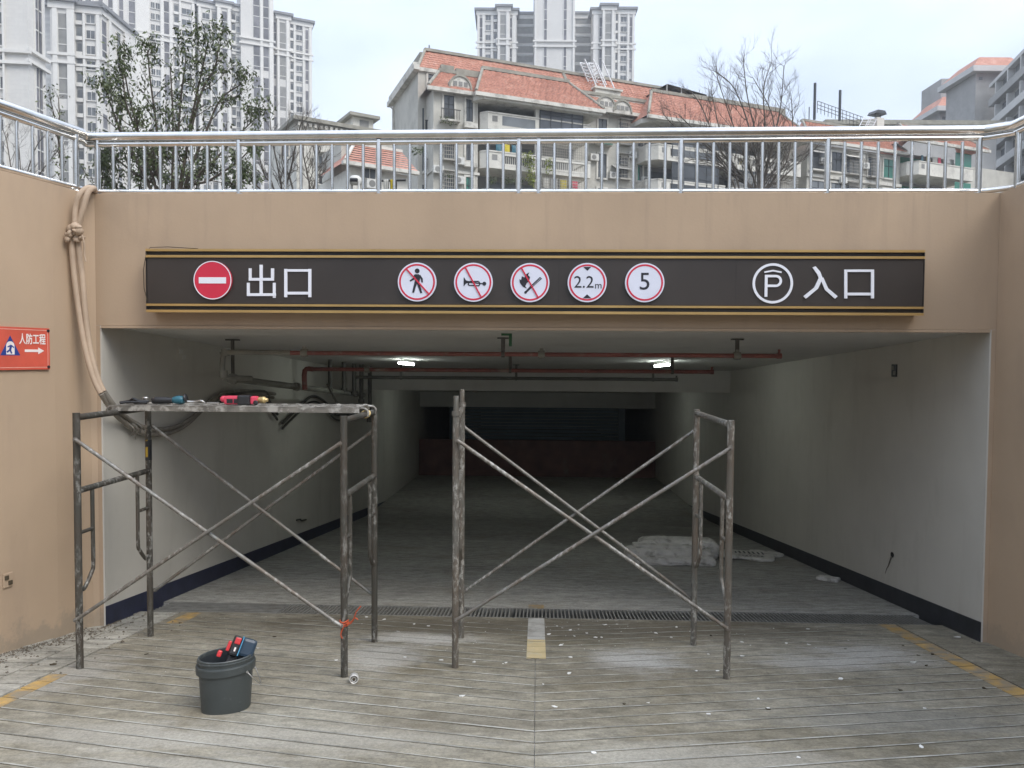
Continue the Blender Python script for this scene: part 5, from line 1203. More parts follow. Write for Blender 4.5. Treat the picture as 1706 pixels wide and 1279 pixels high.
def roundel(px, py, kind, label):
    cx, cyy = P2(px, py); R = 32.3*PXM
    y0 = SY-.022
    b = MB(); b.lathe([(R, 0), (R, .022)], 56, Matrix.Translation((cx, SY, cyy)) @ Matrix.Rotation(radians(90), 4, 'X'), smooth=False)
    o = put('roundel', b, M['disc'] if kind != 'entry' else M['red'], sg, label=label)
    def q(x, y): return (cx+x*R, cyy+y*R)
    cnt = [0]
    def pr(mbx, pts, lift=.002): cnt[0] += 1; mbx.prism([q(*p) for p in pts], y0-lift-cnt[0]*.00008, y0+.0005)
    if kind == 'entry':
        b = MB(); ring(b, cx, cyy, .955*R, 1.0*R, y0-.001, y0+.001); put('rim', b, M['letter'], o)
        b = MB(); pr(b, [(-.72, -.17), (.72, -.17), (.72, .15), (-.72, .15)]); put('bar', b, M['letter'], o); return
    b = MB(); ring(b, cx, cyy, .84*R, .93*R, y0-.0012, y0+.001); put('red_ring', b, M['red'], o)
    b = MB()
    def seg(p, c, w0, w1):
        d = Vector((c[0]-p[0], c[1]-p[1])).normalized(); n = Vector((-d.y, d.x))
        pr(b, [(p[0]+n.x*w0, p[1]+n.y*w0), (p[0]-n.x*w0, p[1]-n.y*w0), (c[0]-n.x*w1, c[1]-n.y*w1), (c[0]+n.x*w1, c[1]+n.y*w1)])
    def dot(x, y, r, n=16): pr(b, [(x+r*cos(2*pi*i/n), y+r*sin(2*pi*i/n)) for i in range(n)])
    slash = None
    if kind == 'walk':
        dot(.01, .57, .125); pr(b, [(-.12, .40), (.10, .40), (.18, .28), (.12, -.05), (-.12, -.02), (-.08, .22)])
        seg((-.10, .36), (-.18, .14), .055, .05); seg((-.18, .16), (-.36, .05), .05, .04); seg((.12, .34), (.25, .16), .055, .05); seg((.25, .18), (.27, -.02), .05, .04)
        seg((-.05, .0), (-.12, -.25), .075, .06); seg((-.12, -.23), (-.2, -.55), .06, .05); seg((.05, .0), (.12, -.27), .075, .06); seg((.12, -.25), (.23, -.57), .06, .05)
        slash = ((-.55, .67), (.62, -.62))
    elif kind == 'horn':
        pr(b, [(-.50, .24), (-.47, .24), (-.38, .10), (-.2, .05), (-.2, -.03), (-.38, -.06), (-.48, -.20), (-.50, -.20)])
        seg((-.2, .045), (.28, .045), .03, .03); seg((-.25, -.0), (.5, -.07), .028, .028); seg((-.2, -.16), (.3, -.18), .028, .028); seg((-.22, .0), (-.27, -.13), .03, .03); seg((.3, .04), (.34, -.12), .03, .03)
        seg((-.27, -.1), (-.2, -.17), .03, .03); seg((.34, -.1), (.28, -.18), .03, .03); dot(.57, -.07, .1)
        slash = ((-.42, .77), (.42, -.78))
    elif kind == 'fire':
        pr(b, [(-.16, -.30), (-.36, -.22), (-.52, -.02), (-.54, .18), (-.46, .12), (-.42, .32), (-.28, .26), (-.22, .42), (-.04, .52), (-.1, .38), (.0, .28), (-.04, .08), (-.16, -.02), (-.24, -.18)])
        dot(-.22, -.50, .07); seg((-.22, -.5), (.1, -.16), .055, .045)
        seg((-.1, -.42), (.58, .20), .018, .018); seg((.0, -.22), (.50, .26), .018, .018); seg((.50, .27), (.60, .19), .022, .022); seg((.06, -.2), (.5, .2), .012, .012)
        slash = ((-.45, .76), (.43, -.77))
    elif kind == 'height':
        pr(b, [(-.2, .80), (.2, .80), (0, .60)]); pr(b, [(-.22, -.80), (.22, -.80), (0, -.60)][::-1])
    put('pictogram', b, M['ink'], o) if b.f else None
    if slash:
        b = MB(); (x0, y0_), (x1, y1_) = slash; d = Vector((x1-x0, y1_-y0_)).normalized(); n = Vector((-d.y, d.x))*.038
        b.prism([q(x0+n.x, y0_+n.y), q(x0-n.x, y0_-n.y), q(x1-n.x, y1_-n.y), q(x1+n.x, y1_+n.y)], y0-.0058, y0+.0005); put('slash', b, M['red'], o)
    if kind == 'height':
        put_text('2.2', .86*R, 'digits', M['ink'], o, (cx-.17*R, y0-.0002, cyy)); put_text('m', .50*R, 'digits', M['ink'], o, (cx+.57*R, y0-.0002, cyy-.15*R))
    if kind == 'speed': put_text('5', 1.25*R, 'digits', M['ink'], o, (cx, y0-.0002, cyy+.02*R))
roundel(356, 467, 'entry', 'red no entry disc with white bar')
roundel(695.5, 470, 'walk', 'disc forbidding walkers'); roundel(789, 470.5, 'horn', 'disc forbidding horns'); roundel(883, 471, 'fire', 'disc forbidding flames, with a match')
roundel(978, 471, 'height', 'height limit disc'); roundel(1073.5, 471, 'speed', 'speed limit disc with a five')

# ---- red civil notice on the left wing wall
def on_lw(px, py, lift=0):
    # the straight part of the left wing wall:  x = lw(y)
    r = ray(px, py); a = CXL-.02-5.66*.255; k = .255      # x = a + k*y
    t = (a - 0)/(r.x - k*r.y); p = CAM + r*t; n = Vector((1, -k, 0)).normalized(); return p + n*lift
q0 = on_lw(80, 583); ydir = Vector((.255, 1, 0)).normalized(); rotz = atan2(ydir.y, ydir.x)
SGN_W, zt, zb = .52, on_lw(79, 547).z, on_lw(79, 615).z
org = q0 - ydir*SGN_W; org.z = zb; org += Vector((1, -.255, 0)).normalized()*.004
nb = empty('notice_board', org, 'red notice with a blue triangle and white arrow on the left retaining wall', 'sign', None, rotz)
H_ = zt-zb
b = MB(); b.box((0, -.012, 0), (SGN_W, 0, H_)); put('board', b, M['orange'], nb, local=True)
b = MB(); e = .014
for r_ in ((e, e, SGN_W-e, e+.004), (e, H_-e-.004, SGN_W-e, H_-e), (SGN_W-e-.004, e+.004, SGN_W-e, H_-e-.004), (e, e+.004, e+.004, H_-e-.004)): b.box((r_[0], -.0128, r_[1]), (r_[2], -.0118, r_[3]))
put('border', b, M['pinkline'], nb, local=True)
S_ = SGN_W
def nx(f): return SGN_W - f*H_*1.0            # distance from right edge in units of board height
b = MB(); b.prism([(nx(1.30), H_*.34), (nx(.80), H_*.34), (nx(1.05), H_*.80)], -.0132, -.0118); put('blue_triangle', b, M['bluetri'], nb, local=True)
b = MB(); cxx = nx(1.05); pts = [(cxx-.105*H_, H_*.36), (cxx+.105*H_, H_*.36)] + [(cxx+.105*H_*cos(pi*i/10), H_*.56+.105*H_*sin(pi*i/10)) for i in range(11)]; b.prism(pts, -.0138, -.0130); put('white_arch', b, M['offwhite'], nb, local=True)
b = MB()
def nseg(p, c, wd, k): d = Vector((c[0]-p[0], c[1]-p[1])).normalized(); n = Vector((-d.y, d.x))*wd; b.prism([(cxx+(p[0]+n.x)*H_, (p[1]+n.y)*H_), (cxx+(p[0]-n.x)*H_, (p[1]-n.y)*H_), (cxx+(c[0]-n.x)*H_, (c[1]-n.y)*H_), (cxx+(c[0]+n.x)*H_, (c[1]+n.y)*H_)], -.0142-k*.0001, -.0136)
b.lathe([(.032*H_, -.0142), (.032*H_, -.0136)], 12, Matrix.Translation((cxx+.035*H_, 0, .62*H_)) @ Matrix.Rotation(radians(-90), 4, 'X') @ Matrix.Scale(-1, 4, (0, 0, 1)), smooth=False)
nseg((.02, .58), (-.01, .46), .028, 1); nseg((-.01, .47), (.03, .38), .02, 2); nseg((-.01, .47), (-.09, .41), .02, 3); nseg((.02, .57), (.09, .52), .014, 4); nseg((.01, .57), (-.07, .53), .014, 5)
put('running_figure', b, M['bluetri'], nb, local=True)
b = MB(); b.box((nx(.68), -.0135, H_*.42), (nx(.30), -.0118, H_*.48)); b.prism([(nx(.32), H_*.37), (nx(.16), H_*.45), (nx(.32), H_*.53)], -.0136, -.0118); put('arrow', b, M['offwhite'], nb, local=True)
me = None
def local_text(body, size, x, z, m, name, sx=1):
    me = text_mesh(body, size, name); bm = bmesh.new(); src = me
    for k, (dx, dz) in enumerate(((0, 0), (.0022, 0), (-.0022, 0), (0, .0016), (0, -.0016))):
        n0 = len(bm.verts); bm.from_mesh(src); bm.verts.ensure_lookup_table()
        for v in bm.verts[n0:]: v.co.x += dx; v.co.y += dz; v.co.z += .00012*k
    bm.to_mesh(me); bm.free(); me.materials.append(m); o = bpy.data.objects.new(name, me); COL.objects.link(o); o.parent = nb
    o.location = (x, -.0135, z); o.rotation_euler = (radians(90), 0, 0); o.scale = (sx, 1, 1); return o
local_text('人防工程', .27*H_, nx(.47), H_*.71, M['offwhite'], 'lettering', .66)
b = MB()
b.lathe([(.02*H_, -.0135), (.02*H_, -.0118)], 10, Matrix.Translation((nx(1.06), 0, H_*.16)) @ Matrix.Rotation(radians(-90), 4, 'X') @ Matrix.Scale(-1, 4, (0, 0, 1)), smooth=False)
put('emblem', b, M['offwhite'], nb, local=True)
for fx, fz in ((.028, .06), (.028, .94), (SGN_W/H_-.028, .06), (SGN_W/H_-.028, .94)):
    b = MB(); b.lathe([(.012, 0), (.010, .006)], 10, Matrix.Translation((nx(fx*1.4), -.012, H_*fz)) @ Matrix.Rotation(radians(90), 4, 'X')); put('screw', b, M['blackplastic'], nb, local=True)

# ================================================================== HOSES down the corner and into the tunnel
HY = D-.20
def hose(px_pts, px_in, label, r=.021):
    up = [at_y(158, 322, D+.22)] + [at_y(x, y, HY+dy) for x, y, dy in px_pts]
    ins = [at_x(x, y, XL+.045+k*.03) if x > 195 else at_y(x, y, D-.04) for k, (x, y) in zip([0]*len(px_in), px_in)]
    base = up[-1]; t = empty('hose', base, label, 'hose', 'pair of hoses hanging in the left corner')
    b = MB(); b.tube(smooth_path(up), r, 12); put('painted_length', b, M['hose_tan'], t)
    b = MB(); b.tube(smooth_path([up[-1]]+ins), r, 10); put('grey_length', b, M['hose_dark'], t); return t
h1 = hose([(150, 312, .10), (134, 322, 0), (126, 345, -.01), (124, 380, -.02), (120, 410, -.02), (124, 460, -.01), (132, 520, 0), (142, 580, 0), (156, 630, 0), (168, 655, 0.0)],
     [(186, 682), (205, 702), (228, 717), (255, 724), (285, 720), (312, 706), (338, 682), (365, 662), (395, 655), (430, 657), (455, 662)], 'left one of two tan hoses hanging over the wall into the tunnel')
h2 = hose([(156, 313, .10), (146, 322, 0.02), (138, 350, .0), (130, 380, -.0), (131, 410, .01), (137, 460, .01), (142, 520, .015), (150, 580, .02), (163, 630, .02), (173, 652, .02)],
     [(192, 678), (214, 698), (240, 712), (266, 715), (295, 710), (322, 694), (346, 672), (370, 656), (398, 651), (432, 653), (458, 656)], 'right one of two tan hoses hanging over the wall into the tunnel')
# knot of tied cloth round the hoses
b = MB(); kc = at_y(125, 387, HY-.035)
for i in range(16):
    c = kc + Vector((rng.uniform(-.05, .05), rng.uniform(-.03, .015), rng.uniform(-.06, .06))); s_ = rng.uniform(.020, .036)
    q_ = Quaternion((rng.random(), rng.random(), rng.random(), rng.random())).normalized().to_matrix().to_4x4()
    b.lathe([(.001, -s_), (s_*.8, -s_*.6), (s_, 0), (s_*.7, s_*.6), (.001, s_*.9)], 8, Matrix.Translation(c) @ q_, 1, .6, cap=False)
b.tube(smooth_path([kc+Vector((.06, -.01, -.02)), kc+Vector((.075, -.01, -.08)), kc+Vector((.07, 0, -.16)), kc+Vector((.08, .0, -.22))], 4), .007, 6)
solo('cloth_tie', b, M['hose_tan'], 'bunched tan cloth tied round the two hoses below the railing', 'tie')
b = MB(); kc = at_x(222, 713, XL+.06)
for i in range(3): b.tube(smooth_path([kc+Vector((-.03, .06*i-.06, .05)), kc+Vector((.035, .06*i-.05, 0)), kc+Vector((.0, .06*i-.03, -.06))], 4), .006, 5)
b.tube([kc, kc+Vector((.01, .02, -.10))], .004, 5)
solo('wire_tie', b, M['brace'], 'loops of wire binding the hoses just inside the tunnel', 'tie')
# loose cables further along the left wall
for k, (pts, lab) in enumerate(((((362, 662), (395, 655), (440, 652), (448, 668), (462, 690)), 'dark cable sagging on the left tunnel wall behind the work platform'),
                                (((470, 705), (500, 676), (520, 660), (540, 668), (560, 690), (590, 690)), 'dark humped cable on the left tunnel wall beside the scaffold post'))):
    b = MB(); b.tube(smooth_path([at_x(x, y, XL+.05) for x, y in pts]), .02, 8); b.tube(smooth_path([at_x(x, y+9, XL+.05) for x, y in pts]), .016, 8)
    solo('cable', b, M['darkpipe'], lab, 'cable', 'loose cables on the tunnel wall')

# ================================================================== PIPES AND LAMPS under the ceiling
def pipe_thing(label, y, z, x0, x1, r, m, hang, drop=None, flange=(), hm=None):
    t = empty('pipe', ((x0+x1)/2, y, z), label, 'pipe', 'pipes hung under the tunnel ceiling')
    b = MB(); b.tube([(x0, y, z), (x1, y, z)], r, 12); put('pipe_run', b, m, t)
    for x in hang:
        b = MB(); b.box((x-.018, y-.004, z+r), (x+.018, y+.004, cz(y)-.001)); b.lathe([(r+.008, -.015), (r+.008, .015)], 12, Matrix.Translation((x, y, z)) @ Matrix.Rotation(radians(90), 4, 'Y')); b.box((x-.05, y-.03, cz(y)-.014), (x+.05, y+.03, cz(y)-.002))
        put('hanger', b, hm or M['darkpipe'], t)
    for x in flange:
        b = MB(); b.lathe([(r+.014, -.03), (r+.018, 0), (r+.014, .03)], 12, Matrix.Translation((x, y, z)) @ Matrix.Rotation(radians(90), 4, 'Y')); b.bbox((x, y, z+r+.02), (.03, .03, .03), .2); put('coupling', b, M['greypipe'], t)
    b = MB(); b.lathe([(r+.006, -.02), (r+.006, .02)], 12, Matrix.Translation((x1, y, z)) @ Matrix.Rotation(radians(90), 4, 'Y')); b.tube([(x1, y, z), (x1, y, z+.06)], r*.6, 8); put('end_cap', b, m, t)
    return t
Y1 = 6.75; p1z = at_y(850, 590, Y1).z; xa = at_y(372, 584, Y1).x; xb = at_y(1298, 593, Y1).x
t1 = pipe_thing('nearest long red pipe under the tunnel ceiling with an upturned left bend', Y1, p1z, xa, xb, .020, M['redpipe'], (at_y(838, 590, Y1).x, at_y(1228, 590, Y1).x), flange=(at_y(507, 586, Y1).x, at_y(902, 591, Y1).x, at_y(1228, 592, Y1).x))
b = MB(); zlo = at_y(366, 628, Y1).z
b.tube(smooth_path([(xa+.62, Y1, p1z+.001), (xa+.05, Y1, p1z+.001), (xa, Y1, p1z-.03), (xa-.01, Y1, zlo+.05), (xa-.005, Y1+.01, zlo), (xa+.05, Y1+.12, zlo-.01), (xa+.12, Y1+.35, zlo-.02)], 4), .025, 12); put('return_bend', b, M['greypipe'], t1)
for (x, z) in ((xa+.02, p1z), (xa, zlo+.03)):
    b = MB(); b.lathe([(.038, -.03), (.038, .03)], 12, Matrix.Translation((x, Y1, z))); put('coupling', b, M['greypipe'], t1)
b = MB(); hx = at_y(841, 570, 6.35).x; b.box((hx-.03, 6.34, cz(6.35)-.02), (hx+.06, 6.36, cz(6.35)-.002)); b.box((hx+.035, 6.335, cz(6.35)-.11), (hx+.06, 6.365, cz(6.35)-.02))
solo('bracket', b, M['dial'], 'small green clamp bracket on the ceiling just inside the tunnel mouth', 'bracket')
Y2 = 9.0; z2_ = at_y(850, 617, Y2).z
pipe_thing('middle red pipe under the tunnel ceiling with a left down bend', Y2, z2_, at_y(512, 615, Y2).x, at_y(1186, 620, Y2).x, .024, M['redpipe'], (at_y(850, 616, Y2).x, at_y(1120, 616, Y2).x), flange=(at_y(612, 616, Y2).x,))
Y3 = 11.6; z3_ = at_y(850, 630, Y3).z
pipe_thing('farthest thin dark pipe under the tunnel ceiling', Y3, z3_, at_y(592, 629, Y3).x, at_y(1127, 632, Y3).x, .026, M['darkpipe'], (at_y(668, 628, Y3).x, at_y(860, 628, Y3).x, at_y(1088, 628, Y3).x))
b = MB(); px2 = at_y(508, 615, Y2).x; b.tube(smooth_path([(px2+.1, Y2, z2_), (px2, Y2, z2_-.02), (px2, Y2, z2_-.25)], 4), .031, 10); solo('pipe', b, M['redpipe'], 'short red drop pipe joining the middle pipe to the sloping pipe', 'pipe', 'pipes hung under the tunnel ceiling')
# sloping pipe on the left
A = at_y(388, 631, 7.1); B = at_y(606, 658, 12.6)
t = empty('pipe', A, 'grey pipe sloping down along the left tunnel wall', 'pipe', 'pipes hung under the tunnel ceiling')
b = MB(); b.tube([A, B], .036, 12); put('pipe_run', b, M['greypipe'], t)
b = MB(); C_ = at_y(390, 572, 6.95); b.tube([A+Vector((0, 0, .0)), (A.x, A.y, cz(A.y)-.002)], .018, 8); b.box((A.x-.06, A.y-.03, cz(A.y)-.015), (A.x+.06, A.y+.03, cz(A.y)-.003)); put('hanger', b, M['darkpipe'], t)
for f in (.0, .35, .62, .9):
    P = A.lerp(B, f); b = MB(); b.lathe([(.052, -.03), (.052, .03)], 12, Matrix.Translation(P) @ (B-A).to_track_quat('Z', 'Y').to_matrix().to_4x4()); put('coupling', b, M['greypipe'], t)
P = A.lerp(B, .62); b = MB(); b.tube([P, (P.x, P.y, cz(P.y))], .03, 8); put('hanger', b, M['darkpipe'], t)
b = MB(); C1, C2 = at_y(545, 640, 9.6), at_y(566, 680, 9.9); b.tube([C1, C2], .014, 6); solo('cable', b, M['darkpipe'], 'short dark cable hanging from the sloping pipe', 'cable', 'loose cables on the tunnel wall')
for px_, ya, yb, Yp, lab in ((573, 626, 650, 11.2, 'leftmost short dark vertical pipe in the cluster near the beam'), (590, 618, 655, 11.6, 'second dark vertical pipe from the left in the cluster near the beam'), (616, 638, 700, 12.4, 'rightmost and longest dark vertical pipe in the cluster near the beam'), (602, 640, 668, 11.9, 'third dark vertical pipe from the left in the cluster near the beam')):
    b = MB(); a_, b_ = at_y(px_, ya, Yp), at_y(px_, yb, Yp); b.tube([(a_.x, Yp, cz(Yp)), (a_.x, Yp, b_.z)], .035, 8); b.lathe([(.05, -.03), (.05, .03)], 10, Matrix.Translation((a_.x, Yp, b_.z)))
    solo('pipe', b, M['darkpipe'], lab, 'pipe', 'vertical pipes clustered near the beam')
# lamps
def lamp(px0, py0, px1, py1, label, yl=10.4):
    Yl = yl
    a, c = at_y(px0, py0, Yl), at_y(px1, py1, Yl+.0)
    ctr = (a+c)/2; d = (c-a); 
    # the tube runs mostly into the tunnel: convert the screen slant to a run along Y
    L_ = .46; dirx = (c.x-a.x)*.55; run = Vector((dirx, sqrt(max(L_*L_-dirx*dirx, .01))*(1 if dirx > 0 else 1), 0))
    if dirx < 0: run = Vector((dirx, sqrt(L_*L_-dirx*dirx), 0))
    z = (cz(Yl) if Yl < 13 else 1.12-(Yl-13.8)*.0798)-.06; p = Vector((ctr.x, Yl, z)); run.z = -.06*run.y
    t = empty('tube_lamp', (p.x, p.y, z+.06), label, 'lamp', 'lit tube lamps on the tunnel ceiling')
    e1, e2 = p-run*.5, p+run*.5
    b = MB(); b.tube([e1, e2], .015, 10); put('tube', b, M['lamp'], t)
    X = Matrix.Translation(p+Vector((0, 0, .038))) @ run.to_track_quat('X', 'Z').to_matrix().to_4x4()
    b = MB(); b.bbox((0, 0, -.008), (L_*1.04, .045, .024), .15, X); put('housing', b, M['lamp_body'], t)
lamp(664, 604, 690, 613, 'left lit tube lamp under the tunnel ceiling'); lamp(1116, 602, 1090, 614, 'right lit tube lamp under the tunnel ceiling')
# two more lamps added out of view beyond the beam, to brighten the far end
for k, (yy, xx) in enumerate(((17.2, -1.6), (17.2, 1.6))):
    q_ = CAM + (Vector((xx, yy, 0))-Vector((0, 0, 0))); P_ = Vector((xx, yy, 1))-CAM; dd_ = P_.dot(_F); px_ = 853+F_PX*P_.dot(_R)/dd_
    lamp(px_-8, 640, px_+8, 644, ('left' if k == 0 else 'right')+' added tube lamp beyond the ceiling beam, lighting the far end', yy)

# small marks on walls: junction boxes, holes
def wallbox(p, n, w_, h_, label, cat, m1, m2, name):
    t = empty(name, p, label, cat, None, atan2(n.y, n.x)-pi/2)
    b = MB(); b.bbox((0, .006, 0), (w_, .012, h_), .3); put('plate', b, m1, t, local=True)
    b = MB()
    for s in (-1, 1): b.bbox((s*w_*.18, .012, s*h_*.2), (w_*.4, .012, h_*.3), .2)
    put('insert', b, m2, t, local=True)
wallbox(on_lw(12, 966), Vector((1, -.255, 0)).normalized(), .075, .10, 'brown wall socket with dark holes low on the left retaining wall', 'socket', M['tan'], M['leafdry'], 'wall_socket')
wallbox(at_x(1491, 617, XR), Vector((-1, 0, 0)), .10, .12, 'small dark junction box high on the right tunnel wall', 'junction box', M['blackplastic'], M['greypipe'], 'junction_box')
p = at_x(1487, 924, XR-.002); b = MB(); pts = []
for i in range(10): a = 2*pi*i/10; rr = rng.uniform(.6, 1.1); pts.append((p.x-.001, p.y+.04*rr*cos(a), p.z+.035*rr*sin(a)))
b.add(pts, [tuple(range(10))]); pts2 = [(q[0]+.02, q[1], q[2]) for q in pts]
put('hole', b, M['black'], tr)
b = MB(); pts = [(p.x-.0015, p.y+.02+.03*i, p.z-.04-.045*i+rng.uniform(-.01, .01)) for i in range(5)]; b.tube([Vector(q) for q in pts], .008, 5, r1=.002); put('stain', b, M['dirt'], tr)
wallbox(at_x(302, 590, XL), Vector((1, 0, 0)), .17, .14, 'white junction box high on the left tunnel wall', 'junction box', M['white_in'], M['ceil'], 'junction_box')
p = at_x(497, 866, XL+.004); b = MB(); b.tube([p+Vector((.002, -.1, .02)), p+Vector((.03, .0, .01)), p+Vector((.02, .08, -.03)), p+Vector((.02, .3, -.06))], .012, 6); solo('cable', b, M['darkpipe'], 'short cable end poking out low on the left tunnel wall', 'cable', 'loose cables on the tunnel wall')

# ================================================================== SCAFFOLDS
def scaffold(label, FL, FR, BL, BR, tops, mtl, brace_pts, ext=0):
    t = empty('scaffold', (FL[0], FL[1], rz(FL[1])), label, 'scaffold', 'steel scaffold towers at the tunnel mouth')
    fz = {}
    for key, p in (('FL', FL), ('FR', FR), ('BL', BL), ('BR', BR)): fz[key] = (p[0], p[1], rz(p[1])+.001)
    for key in ('FL', 'FR', 'BL', 'BR'):
        x, y, z = fz[key]; tx = tops[key][1] if isinstance(tops[key], tuple) else x; tz = tops[key][0] if isinstance(tops[key], tuple) else tops[key]
        o = MB(); o.tube([(x, y, z), (x+(tx-x), y, tz)], .0225, 14)
        # pin hole near foot and head
        for zz_ in (z+.10, tz-.06): o.lathe([(.0055, 0), (.005, .0012)], 8, Matrix.Translation((x, y-.0222, zz_)) @ Matrix.Rotation(radians(90), 4, 'X'))
        put('post', o, mtl, t)
        if ext and key in ('FL', 'BL'):
            o = MB(); o.tube([(x, y, tz-.02), (x, y, tz+ext)], .018, 12); o.lathe([(.029, 0), (.029, .03)], 12, Matrix.Translation((x, y, tz-.01))); put('coupling_pin', o, mtl, t)
    def tz(k): return tops[k]
    for f, bk in (('FL', 'BL'), ('FR', 'BR')):
        a, c = Vector(fz[f]), Vector(fz[bk]); za, zc_ = tops[f], tops[bk]
        top_a, top_c = Vector((a.x, a.y, za-.03)), Vector((c.x, c.y, zc_-.03))
        o = MB(); o.tube([top_a, top_c], .0215, 12); put('top_ledger', o, mtl, t)
        hm = .70
        ma, mc = Vector((a.x, a.y, za-.51)), Vector((c.x, c.y, zc_-.51+.005))
        o = MB(); o.tube([ma, mc], .0205, 12); put('middle_ledger', o, mtl, t)
        u = (mc-ma).normalized()
        for base, dr in ((ma, 1), (mc, -1)):
            q1 = base+u*dr*.15; q2 = Vector((q1.x, q1.y, q1.z-.52)); q3 = Vector((base.x, base.y, q1.z-.64))+u*dr*.02
            o = MB(); o.tube(smooth_path([q1, q1.lerp(q2, .5), q2, q2+u*dr*-.02+Vector((0, 0, -.055)), q3.lerp(q2, .25)+Vector((0, 0, -.05)), q3], 4), .0135, 10); put('ladder_rail', o, mtl, t)
            o = MB(); zr_ = q1.z-.28; o.tube([(base.x, base.y, zr_), (q1.x, q1.y, zr_)], .0125, 10); put('rung', o, mtl, t)
    for (fa, fb, bz, side) in brace_pts:
        # cross of two bars, pinned at the posts
        pa, pb = Vector(fz[fa]), Vector(fz[fb]); za, zb_ = tops[fa]-.17, tops[fb]-.17; la, lb = pa.z+.34, pb.z+.34
        for k, (s, e) in enumerate(((Vector((pa.x, pa.y, za)), Vector((pb.x, pb.y, lb))), (Vector((pa.x, pa.y, la)), Vector((pb.x, pb.y, zb_))))):
            dy = -.034-.021*k if side == 'F' else .034+.021*k; s.x += .012; e.x -= .012
            s = s+Vector((.0, dy, 0)); e = e+Vector((0, dy, 0)); o = MB(); o.tube([s, e], .0125, 10)
            for q in (s, e): o.lathe([(.015, -.005), (.015, .005)], 12, Matrix.Translation(q) @ Matrix.Rotation(radians(90), 4, 'X')); o.tube([(q.x, q.y-dy, q.z), (q.x, q.y+(-.02 if side == 'F' else .02), q.z)], .007, 8)
            put('cross_brace', o, M['brace'], t)
    return t
sA = scaffold('left scaffold carrying the work platform and tools', (-2.985, 4.75), (-1.221, 4.69), (-2.945, 5.57), (-1.21, 5.53),
    {'FL': 1.13, 'FR': 1.13, 'BL': 1.135, 'BR': 1.125}, M['scaf'], [('FL', 'FR', 0, 'F'), ('BL', 'BR', 0, 'B')])
sB = scaffold('right scaffold standing empty in front of the tunnel mouth', (-.535, 4.93), (1.236, 4.815), (-.573, 5.70), (1.19, 5.62),
    {'FL': 1.13, 'FR': 1.115, 'BL': 1.14, 'BR': 1.13}, M['scaf2'], [('FL', 'FR', 0, 'F'), ('BL', 'BR', 0, 'B')], ext=.12)
# maker's sticker on the rear left post, and orange cord on the front right post
b = MB(); za = at_y(245, 732, 5.57).z; zb_ = at_y(245, 766, 5.57).z
b.lathe([(.0238, zb_), (.0238, za)], 14, Matrix.Translation((-2.945, 5.57, 0)), cap=False); o1 = put('sticker', b, M['blackplastic'], sA)
b = MB()
for z0_, z1_ in ((za-.012, za+.003), (zb_+.02, za-.05)):
    for i in range(3): a0, a1 = radians(-120+i*16), radians(-104+i*16); b.add([(-2.945+.0243*cos(a0), 5.57+.0243*sin(a0), z0_), (-2.945+.0243*cos(a1), 5.57+.0243*sin(a1), z0_+.01), (-2.945+.0243*cos(a1), 5.57+.0243*sin(a1), z1_), (-2.945+.0243*cos(a0), 5.57+.0243*sin(a0), z1_-.01)], [(0, 1, 2, 3)])
put('sticker_print', b, M['tapeY'], o1)
b = MB(); c0 = at_y(573, 1040, 4.69); 
for i in range(3): b.tube([Vector((-1.221+.026*cos(a), 4.69+.026*sin(a), c0.z+.012*i+.004*sin(2*a+i))) for a in [2*pi*j/14 for j in range(15)]], .0045, 5)
b.tube(smooth_path([(-1.20, 4.665, c0.z+.01), (-1.15, 4.64, c0.z+.05), (-1.13, 4.63, c0.z+.10), (-1.10, 4.63, c0.z+.14)], 4), .004, 5); b.tube(smooth_path([(-1.215, 4.665, c0.z), (-1.235, 4.66, c0.z-.05), (-1.225, 4.66, c0.z-.08)], 4), .004, 5)
b.tube(smooth_path([(-1.2, 4.66, c0.z+.02), (-1.17, 4.65, c0.z+.02), (-1.14, 4.64, c0.z+.06), (-1.12, 4.64, c0.z+.05)], 4), .004, 5)
solo('cord', b, M['strap'], 'orange cord tied round the front right post of the left scaffold', 'cord')
# platform plank hooked on the ledgers
PYa, PYb, PZ = 5.17, 5.50, 1.148
pl = empty('scaffold_platform', (-2.1, PYa, PZ-.045), 'steel scaffold platform lying across the top of the left scaffold', 'platform')
px0, px1 = at_y(186, 690, PYa).x, at_y(598, 690, PYa).x
b = MB(); b.box((px0, PYa, PZ-.034), (px1, PYa+.012, PZ-.001)); b.box((px0, PYb-.012, PZ-.034), (px1, PYb, PZ-.001)); b.box((px0, PYa+.001, PZ-.036), (px1, PYa+.03, PZ-.031)); put('side_rail', b, M['plank'], pl)
b = MB(); b.box((px0, PYa-.001, PZ), (px1, PYb+.001, PZ+.004))
for i in range(int((px1-px0)/.05)):
    for j in range(5): b.bbox((px0+.03+i*.05+.012*(j % 2), PYa+.035+j*.066, PZ+.006), (.03, .012, .006), .2) if (i+j) % 2 == 0 else None
put('deck', b, M['plank'], pl)
for x in (px0, px1):
    for y in (PYa+.04, PYb-.04):
        b = MB(); s = -1 if x == px0 else 1; b.tube(smooth_path([(x-s*.03, y, PZ-.01), (x+s*.03, y, PZ-.006), (x+s*.055, y, PZ-.03), (x+s*.05, y, PZ-.06)], 3), .009, 6); put('hook', b, M['plank'], pl)
b = MB(); lx = at_y(612, 680, 5.3).x
for i in range(4):
    a = [Vector((-1.21+.026*cos(2*pi*j/12), 5.22+.02*i+.012*sin(4*pi*j/12), 1.1+.026*sin(2*pi*j/12))) for j in range(13)]; b.tube(a, .004, 5)
solo('wire_binding', b, M['brass'], 'rusty wire wound round the right top ledger of the left scaffold', 'wire')
TZ = PZ+.0085
